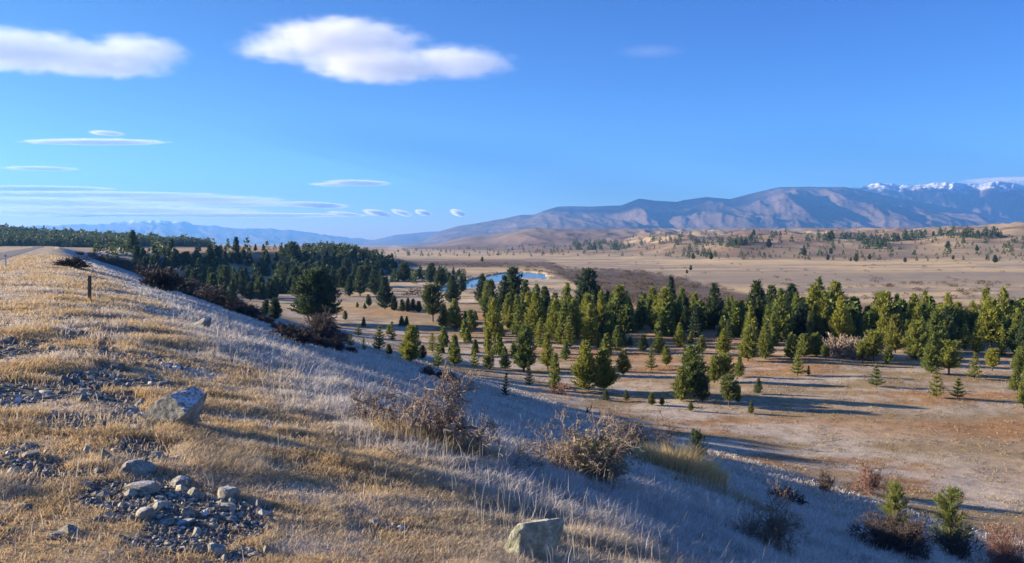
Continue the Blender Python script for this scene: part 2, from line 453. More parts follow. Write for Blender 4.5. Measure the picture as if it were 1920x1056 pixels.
def ground_colour(x, y, z):
    px, py = img(x, y, z)
    u, v = uv(x, y)
    r = np.hypot(x, y)
    gold = C(.50, .37, .21); straw = C(.56, .46, .31); frost = C(.68, .67, .68); soil = C(.10, .085, .07)
    n1 = fbm(x / .9, y / .5, 81, 4); n2 = fbm(x / 5, y / 2.2, 82, 4); n3 = fbm(x / 26, y / 7, 83, 4); n4 = fbm(x / 60, y / 14, 84, 4)
    # bank top
    c = lerp(np.tile(gold * .8, (len(x), 1)), straw, sstep(.35, .65, n1))
    c = lerp(c, frost * .9, frost_mask(x, y) * .75)
    c = lerp(c, C(.135, .125, .115), gravel_mask(x, y) * .92)
    # pale verge beside the road
    c = lerp(c, C(.42, .38, .32), sstep(-2.2, -3.2, u) * sstep(.3, .6, n1) * .7)
    # valley floor: rusty turf, olive moss, pale frost lying where the shade has been
    red = C(.43, .255, .125); moss = C(.37, .285, .165); pale = C(.52, .40, .25); fr = C(.60, .54, .45)
    f = lerp(np.tile(moss, (len(x), 1)), red, sstep(.42, .58, n3))
    f = lerp(f, pale, sstep(.5, .68, n2) * .6)
    f = lerp(f, C(.45, .33, .2), sstep(.56, .7, fbm(x / 9, y / 4, 86, 4)) * sstep(75, 45, y) * .8)
    shade_edge = sstep(63, 50, u) * sstep(30, 38, u)
    f = lerp(f, fr, np.clip(shade_edge * sstep(.38, .6, n2) * .8 + sstep(.56, .66, fbm(x / 16, y / 1.8, 85, 4)) * .7 * sstep(70, 90, r) * sstep(170, 130, y), 0, 1))
    # farther valley
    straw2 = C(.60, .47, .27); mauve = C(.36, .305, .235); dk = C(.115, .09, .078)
    g = lerp(np.tile(straw2, (len(x), 1)), mauve, sstep(.44, .56, n4))
    g = lerp(g, mauve * .95, sstep(506, 514, py) * sstep(545, 528, py) * sstep(1220, 1330, px) * .8)
    g = lerp(g, straw2 * 1.1, sstep(498, 492, py) * sstep(484, 490, py) * sstep(1200, 1300, px) * .8)
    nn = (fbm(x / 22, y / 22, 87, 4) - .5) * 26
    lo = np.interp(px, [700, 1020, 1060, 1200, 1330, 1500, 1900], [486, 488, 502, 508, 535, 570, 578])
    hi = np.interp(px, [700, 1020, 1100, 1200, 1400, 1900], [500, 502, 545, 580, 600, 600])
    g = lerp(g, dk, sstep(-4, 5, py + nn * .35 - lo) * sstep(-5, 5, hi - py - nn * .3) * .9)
    g = lerp(g, C(.62, .58, .55), sstep(.6, .68, n2) * sstep(430, 350, y) * sstep(690, 760, px) * sstep(1100, 1000, px) * .5)
    f = lerp(f, g, sstep(165, 215, y + (n3 - .5) * 60))
    # hills
    h = lerp(np.tile(C(.36, .29, .19), (len(x), 1)), C(.25, .185, .13), sstep(.42, .6, fbm(x / 120, y / 240, 91, 4)))
    h = lerp(h, C(.48, .385, .24), sstep(.5, .62, fbm(x / 900, y / 130, 92, 3)) * sstep(500, 450, py) * sstep(1400, 1100, px) * .9)
    h = lerp(h, C(.15, .115, .1), sstep(.52, .6, fbm(x / 30, y / 50, 93, 4)) * .55 * sstep(1500, 1100, px))
    h = lerp(h, C(.26, .225, .19), sstep(2000, 3000, y) * .7)
    h = lerp(h, lerp(np.tile(C(.24, .185, .14), (len(x), 1)), C(.16, .12, .10), sstep(.45, .6, fbm(x / 200, y / 400, 94, 4))), sstep(1220, 1120, px) * sstep(1300, 1800, y) * .85)
    f = lerp(f, h, sstep(560, 700, y + (n4 - .5) * 80) * sstep(-14, -11, z + (n4 - .5) * 3))
    # terrace left
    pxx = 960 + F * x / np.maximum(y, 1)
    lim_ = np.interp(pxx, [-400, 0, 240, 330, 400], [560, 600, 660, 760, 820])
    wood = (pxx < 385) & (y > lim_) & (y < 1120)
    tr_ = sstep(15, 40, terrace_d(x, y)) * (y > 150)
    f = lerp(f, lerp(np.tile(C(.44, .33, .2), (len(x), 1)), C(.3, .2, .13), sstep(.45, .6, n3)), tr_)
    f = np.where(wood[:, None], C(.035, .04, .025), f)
    tb = sstep(-13.3, -9.5, z + (n2 - .5) * 3) * (y < 380) * sstep(52, 44, u)
    ong = (u < 12) | (tb > 0)
    sl = lerp(np.tile(frost * .74, (len(x), 1)), C(.40, .35, .30), sstep(.4, .65, n2))
    sl = lerp(sl, C(.24, .22, .22), sstep(.55, .7, n1) * .6)
    out = np.where((u < 3.5)[:, None], c, sl)
    t3 = sstep(2.0, 6.0, u)
    out = lerp(c, sl, t3)
    w = np.where(u < 12, 1.0, tb)
    w = np.where((y > 380), 0, w)
    w = np.where((y > 380) & (u < 1), 0, w)
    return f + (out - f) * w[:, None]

rad = np.concatenate([[0.0], np.exp(np.arange(math.log(.6), math.log(15800), .0145))])
ang = np.concatenate([np.linspace(-180, -46, 60)[:-1], np.linspace(-46, 42, 640)[:-1], np.linspace(42, 180, 60)[:-1]])
A, Rr = np.meshgrid(R(1) * ang, rad)
gx = (Rr * np.sin(A)).ravel(); gy = (Rr * np.cos(A)).ravel()
gz = height(gx, gy)
# the river bed is cut into the sheet
RIV = [(790, 548), (862, 531), (900, 520), (940, 512), (984, 509), (1020, 512), (1030, 517), (1024, 523), (985, 521), (955, 525), (925, 532), (880, 540), (830, 547)]
rivw = []
for p in RIV:
    v = ray(*p); t = (FLAT - EYE) / v[2]; rivw.append((v[0] * t, t))
rivw = np.array(rivw)
def inside(poly, x, y):
    c = np.zeros(len(x), bool); n = len(poly); j = n - 1
    for i in range(n):
        xi, yi = poly[i]; xj, yj = poly[j]
        cond = ((yi > y) != (yj > y)) & (x < (xj - xi) * (y - yi) / (yj - yi + 1e-9) + xi)
        c ^= cond; j = i
    return c
near = (gy > 150) & (gy < 600)
ii = np.where(near)[0]
ins = inside(rivw, gx[ii] + (vnoise(gx[ii] / 6, gy[ii] / 9, 5) - .5) * 4, gy[ii])
gz[ii[ins]] = FLAT - 1.6
gcol = ground_colour(gx, gy, gz)
na, nr = len(ang), len(rad)
i0 = np.arange(nr - 1)[:, None] * na; j0 = np.arange(na)[None, :]; j1 = (j0 + 1) % na
quads = np.stack([(i0 + j0), (i0 + na + j0), (i0 + na + j1), (i0 + j1)], -1).reshape(-1, 4)[:, ::-1]
gm = np_mesh('ground', np.stack([gx, gy, gz], 1), quads, gcol, True)
tag(obj('ground', gm, M_ground), kind='structure')

# river surface
x0, y0 = rivw.mean(0)
rx = np.concatenate([[x0], x0 + (rivw[:, 0] - x0) * 1.12]); ry = np.concatenate([[y0], y0 + (rivw[:, 1] - y0) * 1.12])
bm = bmesh.new()
vs = [bm.verts.new((x0 + (p[0] - x0) * 1.1, y0 + (p[1] - y0) * 1.08, FLAT - .42)) for p in rivw]
bm.faces.new(vs); bmesh.ops.triangulate(bm, faces=bm.faces[:])
me = bpy.data.meshes.new('river'); bm.to_mesh(me); bm.free()
for p in me.polygons:
    if p.normal.z < 0: p.flip()
tag(obj('river', me, M_water), kind='structure')

# road: a strip with a low crown along the bank top
vv = np.concatenate([np.linspace(-30, 40, 15), np.linspace(50, 560, 30)])
us = np.array([-9.0, -8.6, -6.6, -4.6, -4.25]); zz = np.array([-.12, .03, .09, .03, -.12])
P = []
for v_ in vv:
    for u_, z_ in zip(us, zz):
        xx, yy = u_ * RV + v_ * DV
        P.append((xx, yy, float(height(np.array([xx]), np.array([yy]))[0]) + z_))
ff = [[i * 5 + k, i * 5 + k + 1, (i + 1) * 5 + k + 1, (i + 1) * 5 + k] for i in range(len(vv) - 1) for k in range(4)]
tag(obj('road', np_mesh('road', np.array(P), np.array(ff)), M_road), kind='structure')

# ------------------------------------------------------------------ mountains
def range_mesh(name, prof, D, W, foot_z, seed, spur=.3, freq=70., snow_z=None, snow_w=200., nx=420, nt_=110, jag=0., pw=.85):
    pp = np.array(prof, float)
    pxs = np.linspace(pp[0, 0], pp[-1, 0], nx)
    ts = np.concatenate([np.linspace(0, 1, nt_), np.linspace(1.02, 1.7, 16)])
    PX, T = np.meshgrid(pxs, ts)
    Y = D - W + T * W
    wpx = PX + (fbm(PX / 120, T * 1.5, seed + 3, 3) - .5) * 60 * np.sin(np.pi * np.clip(T, 0, 1))
    prow = np.interp(wpx, pp[:, 0], pp[:, 1])
    top = EYE + (HY - prow) / F * D
    foot_z = np.minimum(knots(PX, np.full(PX.shape, D - W)) - 12, top - 4) if foot_z is None else foot_z
    top = top + jag * (ridged(wpx / 14, T * 0, seed + 9, 4) - .6)
    tt = np.clip(T, 0, 1)
    g = np.where(T <= 1, tt ** pw * .55 + .45 * tt ** 2.2, 1 - (T - 1) * 1.1)
    s = ridged(wpx / freq + T * .9, T * 1.3 + wpx / 400, seed, 4, .42) - .58
    s2 = ridged(wpx / (freq * .28), T * 3 + wpx / 90, seed + 77, 4, .55) - .58
    env = np.sin(np.pi * np.clip(tt, 0, 1) ** .8) ** .8
    z = foot_z + (top - foot_z) * (g + (s * spur + s2 * spur * .2) * env * 1.6)
    z = np.where(T > 1, foot_z + (top - foot_z) * g, z)
    X = (PX - CX) / F * Y
    vx = np.stack([X.ravel(), Y.ravel(), z.ravel()], 1)
    n1, n0 = PX.shape
    i0 = np.arange(n1 - 1)[:, None] * n0; j0 = np.arange(n0 - 1)[None, :]
    q = np.stack([i0 + j0, i0 + j0 + 1, i0 + n0 + j0 + 1, i0 + n0 + j0], -1).reshape(-1, 4)
    m = np_mesh(name, vx, q, None, True)
    a = m.attributes.new('snow', 'FLOAT', 'POINT')
    sv = np.zeros(z.size) if snow_z is None else np.clip((z.ravel() - snow_z) / snow_w + .5, 0, 1.0)
    if snow_z is None: sv -= 5
    a.data.foreach_set('value', sv.astype(np.float32))
    return tag(obj(name, m, M_mtn), kind='structure')

front = [(560, 475), (640, 472), (700, 468), (760, 460), (800, 448), (828, 433), (861, 424), (906, 417), (945, 410), (977, 403), (1000, 403), (1019, 396), (1045, 388), (1067, 387), (1109, 388), (1148, 386),
         (1164, 386), (1197, 373), (1229, 377), (1268, 379), (1280, 376), (1323, 370), (1367, 374), (1413, 362), (1457, 352), (1513, 351), (1580, 352), (1617, 358), (1680, 372), (1750, 384), (1830, 399), (1920, 416), (2050, 436), (2300, 450)]
range_mesh('mountains', front, 9500, 3000, None, 5, spur=.50, freq=165, nx=620, nt_=130)
back = [(1400, 420), (1480, 380), (1560, 356), (1617, 351), (1630, 345), (1653, 343), (1680, 348), (1713, 348), (1747, 344), (1780, 343), (1800, 345), (1827, 346), (1847, 343), (1873, 341), (1897, 345), (1920, 350), (2000, 352), (2100, 340), (2300, 350), (2600, 370)]
range_mesh('snowy_mountains', back, 12500, 3300, 120, 15, spur=.5, freq=75, snow_z=820, snow_w=560, jag=45, nx=420)
mid = [(560, 470), (640, 464), (690, 453), (740, 441), (800, 435), (850, 433), (900, 430), (1000, 440), (1100, 455)]
range_mesh('mountains', mid, 13000, 3000, -40, 25, spur=.2, freq=60, nx=160, nt_=60)
far_r = [(-700, 440), (-300, 432), (-100, 428), (0, 428), (70, 424), (140, 421), (200, 420), (225, 415), (255, 414), (290, 412.5), (320, 415), (345, 415), (372, 423), (402, 423), (440, 428), (500, 428), (540, 431), (600, 439), (660, 446), (700, 450), (760, 455), (850, 462)]
range_mesh('far_mountains', far_r, 15500, 3600, 0, 35, spur=.42, freq=70, snow_z=425, snow_w=220, jag=50, nx=520, nt_=90)

# ------------------------------------------------------------------ clouds (real volumes, each beyond the haze)
def cloud(blobs, zc, thick, dens, label, scale=6., seed=0, edge=.9, stretch=(1, 1, 1)):
    """blobs: (px, py, half width px, half height px, strength) on a level sheet zc metres up"""
    W = []
    for (px, py, hw, hh, st) in blobs:
        v = ray(px, py); t = (zc - EYE) / v[2]
        v2 = ray(px, py - hh); t2 = (zc - EYE) / v2[2]; v3 = ray(px, py + hh); t3 = (zc - EYE) / v3[2]
        W.append((v[0] * t, (t2 + t3) / 2, hw / F * t, abs(t3 - t2) / 2, st))
    W = np.array(W)
    cx_, cy_ = W[:, 0].mean(), W[:, 1].mean()
    L = (W[:, 2].max())
    bm = bmesh.new()
    for (x, y, rx, ry, st) in W:
        r_ = bmesh.ops.create_uvsphere(bm, u_segments=20, v_segments=10, radius=1.0)
        for v in r_['verts']:
            v.co = Vector(((x - cx_) + v.co.x * rx, (y - cy_) + v.co.y * ry, v.co.z * thick))
    r_ = bmesh.ops.convex_hull(bm, input=bm.verts[:])
    bmesh.ops.delete(bm, geom=[g for g in r_['geom_interior'] + r_['geom_unused'] if isinstance(g, bmesh.types.BMVert)], context='VERTS')
    me = bpy.data.meshes.new('cloud'); bm.to_mesh(me); bm.free()
    m = bpy.data.materials.new('cloud_vapour'); m.use_nodes = True
    nt = m.node_tree; nt.nodes.remove(nt.nodes['Principled BSDF'])
    co = objcoord(nt)
    # ragged edges: positions pushed about by noise
    mp = nt.nodes.new('ShaderNodeMapping'); nt.links.new(co, mp.inputs[0])
    mp.inputs['Location'].default_value = (seed * 3.1, seed * 1.7, seed)
    mp.inputs['Scale'].default_value = (scale / L * stretch[0], scale / L * stretch[1], scale / L * stretch[2])
    nz = noise(nt, 1.0, 9, .62, mp.outputs[0], .25)
    best = None
    for (x, y, rx, ry, st) in W:
        s = nt.nodes.new('ShaderNodeVectorMath'); s.operation = 'SUBTRACT'; nt.links.new(co, s.inputs[0]); s.inputs[1].default_value = (x - cx_, y - cy_, 0)
        d = nt.nodes.new('ShaderNodeVectorMath'); d.operation = 'DIVIDE'; nt.links.new(s.outputs[0], d.inputs[0]); d.inputs[1].default_value = (rx, ry, thick)
        l = nt.nodes.new('ShaderNodeVectorMath'); l.operation = 'LENGTH'; nt.links.new(d.outputs[0], l.inputs[0])
        f = mth(nt, 'MULTIPLY', mth(nt, 'SUBTRACT', 1.0, l.outputs['Value'], True), st)
        best = f if best is None else mth(nt, 'MAXIMUM', best, f)
    t = mth(nt, 'ADD', best, mth(nt, 'MULTIPLY', mth(nt, 'SUBTRACT', nz, .56), edge))
    t = mth(nt, 'MULTIPLY', t, mth(nt, 'MULTIPLY', best, 2.6, True))
    dn = mth(nt, 'MULTIPLY', mth(nt, 'MAXIMUM', t, 0.0), dens)
    pv = nt.nodes.new('ShaderNodeVolumePrincipled'); pv.inputs['Color'].default_value = (1, 1, 1, 1); pv.inputs['Anisotropy'].default_value = 0.0
    nt.links.new(dn, pv.inputs['Density'])
    nt.links.new(pv.outputs[0], nt.nodes['Material Output'].inputs['Volume'])
    o = obj('cloud', me, m, loc=(cx_, cy_, zc))
    return tag(o, label, 'cloud', 'clouds in the sky')

cloud([(30, 90, 210, 52, 1), (170, 112, 170, 34, 1), (260, 92, 110, 26, .8), (-80, 80, 150, 60, 1)], 3100, 230, .0062, 'large flat white cloud at the upper left edge of the sky', 9, 1, 1.9, (.55, 1.4, 1))
cloud([(640, 72, 190, 44, 1), (700, 118, 170, 40, 1), (850, 116, 140, 32, .8), (530, 92, 120, 24, .7), (655, 62, 110, 34, .9)], 3100, 230, .0058, 'large smooth white cloud in the upper middle left of the sky', 9, 2, 1.9, (.55, 1.4, 1))
cloud([(185, 266, 150, 6.5, 1), (110, 266, 90, 5, .8)], 2900, 70, .022, 'thin white cloud streak with a tiny oval cloud just above it', 12, 3, 1.2, (.6, 1, 1))
cloud([(200, 250, 34, 5.5, 1)], 2900, 50, .03, 'tiny oval white cloud hovering over a thin streak', 3, 4, .4)
cloud([(75, 316, 80, 5, 1)], 2900, 60, .022, 'short thin white streak cloud at the left edge', 10, 5, 1.2, (.6, 1, 1))
cloud([(130, 364, 330, 5, 1), (330, 372, 230, 9, .7), (80, 378, 260, 13, .55), (420, 381, 200, 8, .5), (200, 392, 330, 12, .5), (60, 398, 240, 10, .45)], 3000, 130, .020, 'long layered pale cloud bank low over the left mountains', 16, 6, 1.1, (.6, 1, 1))
cloud([(60, 353, 170, 5, 1)], 3000, 90, .03, 'faint thin streak topping the low cloud bank at left', 9, 7, .5)
cloud([(590, 384, 62, 7, 1)], 3000, 100, .022, 'small lens shaped white cloud at the right end of the low bank', 5, 8, .6)
cloud([(670, 343, 70, 7, 1), (620, 346, 50, 4, .6)], 2950, 80, .022, 'small thin wispy white cloud alone in the middle of the sky', 9, 9, 1.3, (.6, 1, 1))
cloud([(400, 403, 330, 5, 1)], 3200, 110, .016, 'faint grey cloud line just above the far left mountains', 12, 10, .4)
for k, (px, hw, hh, lb) in enumerate([(706, 17, 6, 'tiny puffy cloud low on the horizon, leftmost puff of the row'), (752, 9, 6, 'tiny puffy cloud low on the horizon, second puff from the left'),
        (793, 12, 5, 'tiny puffy cloud low on the horizon, third puff from the left'), (858, 13, 6, 'tiny puffy cloud low on the horizon, rightmost puff of the row')]):
    cloud([(px, 399, hw, hh, 1)], 3200, 300, .013, lb, 6, 20 + k, 1.6)
cloud([(648, 401, 26, 6, 1)], 3200, 120, .006, 'small dull grey cloud low on the horizon left of the puffs', 4, 31, .6)
cloud([(1220, 96, 85, 12, 1)], 3100, 120, .0003, 'very faint wisp of cloud in the upper middle right of the blue sky', 5, 33, .6)
cloud([(1900, 338, 110, 7, 1)], 3100, 150, .0022, 'thin pale cloud veil behind the snowy peak at the right edge', 5, 34, .5)

# ------------------------------------------------------------------ haze: even air round the whole scene
def haze_box(x0, x1, y0, y1, z0, z1, density):
    bm = bmesh.new(); bmesh.ops.create_cube(bm, size=1.0)
    for v in bm.verts:
        v.co = Vector(((v.co.x + .5) * (x1 - x0) + x0, (v.co.y + .5) * (y1 - y0) + y0, (v.co.z + .5) * (z1 - z0) + z0))
    me = bpy.data.meshes.new('haze'); bm.to_mesh(me); bm.free()
    m = bpy.data.materials.new('haze_air'); m.use_nodes = True
    nt = m.node_tree; nt.nodes.remove(nt.nodes['Principled BSDF'])
    pv = nt.nodes.new('ShaderNodeVolumePrincipled'); pv.inputs['Color'].default_value = (.15, .43, 1.0, 1)
    pv.inputs['Density'].default_value = density; pv.inputs['Anisotropy'].default_value = 0.2
    nt.links.new(pv.outputs[0], nt.nodes['Material Output'].inputs['Volume'])
    tag(obj('haze', me, m), kind='stuff')
haze_box(-16500, 16500, -16500, 16500, -20, 1500, 7.5e-5)

# ------------------------------------------------------------------ pines
rng = np.random.default_rng(7)

def quad_strip(P, Dn, W_, L_, Wv):
    """needle tufts as narrow four-sided blades: base P, direction Dn, half-width vector Wv"""
    a = P - Wv * W_[:, None]; b_ = P + Wv * W_[:, None]
    c_ = P + Dn * L_[:, None] + Wv * W_[:, None] * .35; d_ = P + Dn * L_[:, None] - Wv * W_[:, None] * .35
    v = np.stack([a, b_, c_, d_], 1).reshape(-1, 3)
    f = np.arange(len(P) * 4).reshape(-1, 4)
    return v, f

def unit(v): return v / np.maximum(np.linalg.norm(v, axis=-1, keepdims=True), 1e-6)

def tube(path, radii, sides=5):
    path = np.asarray(path, float); n = len(path)
    V = []
    for i in range(n):
        d = unit(path[min(i + 1, n - 1)] - path[max(i - 1, 0)])
        s = unit(np.cross(d, [0.31, 0.87, 0.37])); t = np.cross(d, s)
        for k in range(sides):
            an = 2 * math.pi * k / sides
            V.append(path[i] + (s * math.cos(an) + t * math.sin(an)) * radii[i])
    Fq = [[i * sides + k, i * sides + (k + 1) % sides, (i + 1) * sides + (k + 1) % sides, (i + 1) * sides + k] for i in range(n - 1) for k in range(sides)]
    return np.array(V), np.array(Fq)

def join(parts):
    V, Fq, o = [], [], 0
    for v, f in parts:
        V.append(v); Fq.append(f + o); o += len(v)
    return np.concatenate(V), np.concatenate(Fq)

def make_pine(seed, h, rad_, style, nb=120, tuft=.30, wid=.055, per=5, clear=.06):
    """crown (needle tufts on limbs) and trunk (with limbs) as two meshes"""
    g = np.random.default_rng(seed)
    lean = g.normal(0, .015 * h, 2)
    def axis(t): return np.array([lean[0] * t * t, lean[1] * t * t, h * t])
    trunk = [tube([axis(t) for t in np.linspace(0, .97, 8)], [max(.012, .022 * h * (1 - t) ** .8 + .006) for t in np.linspace(0, .97, 8)], 6)]
    P, Dn = [], []
    lumps = g.uniform(.72, 1.18, (7, 9))
    if style == 'layered':
        whorls = np.linspace(clear + .02, .93, max(6, int(h / .5)))
        ts = np.concatenate([np.full(nb // len(whorls), w) + g.normal(0, .007, nb // len(whorls)) for w in whorls])
    else:
        ts = clear + (1 - clear) * g.beta(1.0, 1.15, nb) * .97
    for t in ts:
        az = g.uniform(0, 2 * math.pi)
        if style == 'cone': pr = (1 - t) ** .78 * min(1, .55 + t * 4)
        elif style == 'layered': pr = (1 - t) ** .85 * min(1, .7 + t * 3) * (.85 + .3 * g.random())
        elif style == 'bush': pr = (1 - t) ** .5 * min(1, .62 + t * 2.2)
        elif style == 'round': pr = math.sqrt(max(.02, 1 - (2.0 * (t - .48)) ** 2)) * 1.0
        else: pr = (1 - t) ** .45 * .8
        L = rad_ * pr * lumps[int(t * 6.99), int(az / 6.2832 * 8.99)] * g.uniform(.8, 1.1)
        L = max(L, .04 * h)
        up = (.22 + .55 * t + g.normal(0, .12)) if style != 'layered' else (.12 + .5 * t + g.normal(0, .08))
        d = unit(np.array([math.cos(az), math.sin(az), up]))
        base = axis(t)
        curve = np.array([0, 0, .22 * L])
        n = max(2, int(L / (tuft * .62)))
        ss = np.linspace(.18, 1.0, n)
        for s in ss:
            p = base + d * L * s + curve * s * s
            dd = unit(d + np.array([0, 0, .5 * s]))
            k = per
            P.append(np.repeat(p[None], k, 0) + g.normal(0, tuft * .16, (k, 3)))
            Dn.append(unit(dd[None] * 1.0 + g.normal(0, .55, (k, 3)) + np.array([0, 0, .25])))
        if L > .1 * h:
            trunk.append(tube([base, base + d * L * .5 + curve * .25, base + d * L * .92 + curve * .85], [.006 * h * (1 - t) + .004, .004 * h * (1 - t) + .003, .002], 3))
    # leader
    k = 26
    tt = g.uniform(.9, 1.0, k)
    P.append(np.array([axis(t) for t in tt])); Dn.append(unit(g.normal(0, .38, (k, 3)) + np.array([0, 0, 1.1])))
    P = np.concatenate(P); Dn = np.concatenate(Dn)
    Wv = unit(np.cross(Dn, g.normal(0, 1, P.shape)))
    Lh = tuft * g.uniform(.6, 1.15, len(P)); Wd = wid * g.uniform(.6, 1.3, len(P))
    v, f = quad_strip(P, Dn, Wd, Lh, Wv)
    crown = np_mesh('crown', v, f)
    tv, tf = join(trunk)
    return crown, np_mesh('trunk', tv, tf, None, True)

KINDS = {}
for mname, mt in (('g', M_pine), ('d', M_dark), ('o', M_olive)):
    pass
specs = [  # key, height, radius, style, limbs, tuft, half width, per
    ('cone1', 5.0, 1.25, 'cone', 170, .30, .045, 5), ('cone2', 5.0, 1.05, 'cone', 160, .30, .045, 5), ('cone3', 5.0, 1.45, 'cone', 185, .32, .048, 5), ('cone4', 5.0, .9, 'cone', 150, .28, .042, 5),
    ('cone5', 5.0, 1.15, 'cone', 165, .29, .042, 5), ('cone6', 5.0, 1.3, 'cone', 150, .30, .045, 5), ('cone7', 5.0, 1.0, 'layered', 150, .29, .042, 5), ('bush4', 6.0, 2.5, 'bush', 430, .34, .055, 6),
    ('bush1', 5.0, 1.65, 'bush', 210, .32, .05, 5), ('bush2', 5.0, 1.4, 'bush', 190, .32, .05, 5), ('bush3', 5.0, 1.9, 'bush', 230, .33, .05, 5),
    ('lay1', 4.0, 1.05, 'layered', 96, .27, .036, 5), ('lay2', 4.0, .9, 'layered', 90, .26, .036, 5), ('lay3', 3.0, 1.0, 'layered', 72, .26, .034, 5),
    ('col1', 5.0, .8, 'column', 150, .28, .042, 5), ('round1', 4.0, 1.25, 'round', 150, .27, .04, 5), ('round2', 4.0, 1.1, 'round', 140, .27, .04, 5)]
BASE = {}
for i, (k, h, r_, st, nb, tf_, wd, per) in enumerate(specs):
    clear = .20 if st == 'round' else (.09 if i % 2 else .045)
    c_, t_ = make_pine(100 + i, h, r_, st, int(nb * 1.35), tf_, wd, per, clear)
    BASE[k] = (c_, t_, h)
VAR = {}
def pine_proto(kind, tone):
    """meshes of one kind of pine in one tone"""
    key = kind + tone
    if key not in VAR:
        c_, t_, h = BASE[kind]
        cm = c_.copy(); cm.name = 'crown'; cm.materials.append({'g': M_pine, 'd': M_dark, 'o': M_olive}[tone])
        if not t_.materials: t_.materials.append(M_bark)
        VAR[key] = (cm, t_, h)
    return VAR[key]

PROTO = {}
GROUPS = {'pines': 'young pines scattered over the valley floor', 'left': 'dark pines on the left side of the valley', 'stand': 'pines of the dense belt across the valley', 'hill': 'small pines dotted over the far hillside'}
def plant_pine(x, y, z, h, kind, tone, label, group, widen=1.0, sink=.04):
    cm, tm, h0 = pine_proto(kind, tone)
    s = h / h0
    key = kind + tone
    if key not in PROTO:                       # first of its kind, with its parts
        root = new_empty('pine_tree'); obj('crown', cm, None, root); obj('trunk', tm, None, root)
        PROTO[key] = root
    else:                                      # copies of the thing and of each part
        src = PROTO[key]; root = src.copy(); link(root)
        for ch in src.children:
            c_ = ch.copy(); link(c_, root)
    root.location = (x, y, z - sink * h * .5); root.rotation_euler = (rng.normal(0, .02), rng.normal(0, .02), rng.uniform(0, 6.28))
    root.scale = (s * widen, s * widen, s)
    tag(root, label, 'tree', group)
    return root

ntrees = 0
taken = []
def pine_px(px, base, top, kind, tone, label, group='pines', widen=1.0, at=None):
    global ntrees
    x, y, z = at_ground(px, base)
    h = (base - top) / F * math.hypot(y, 0) * 1.02
    taken.append((x, y, h))
    ntrees += 1
    return plant_pine(x, y, z, h, kind, tone, label, GROUPS[group], widen * 1.08)

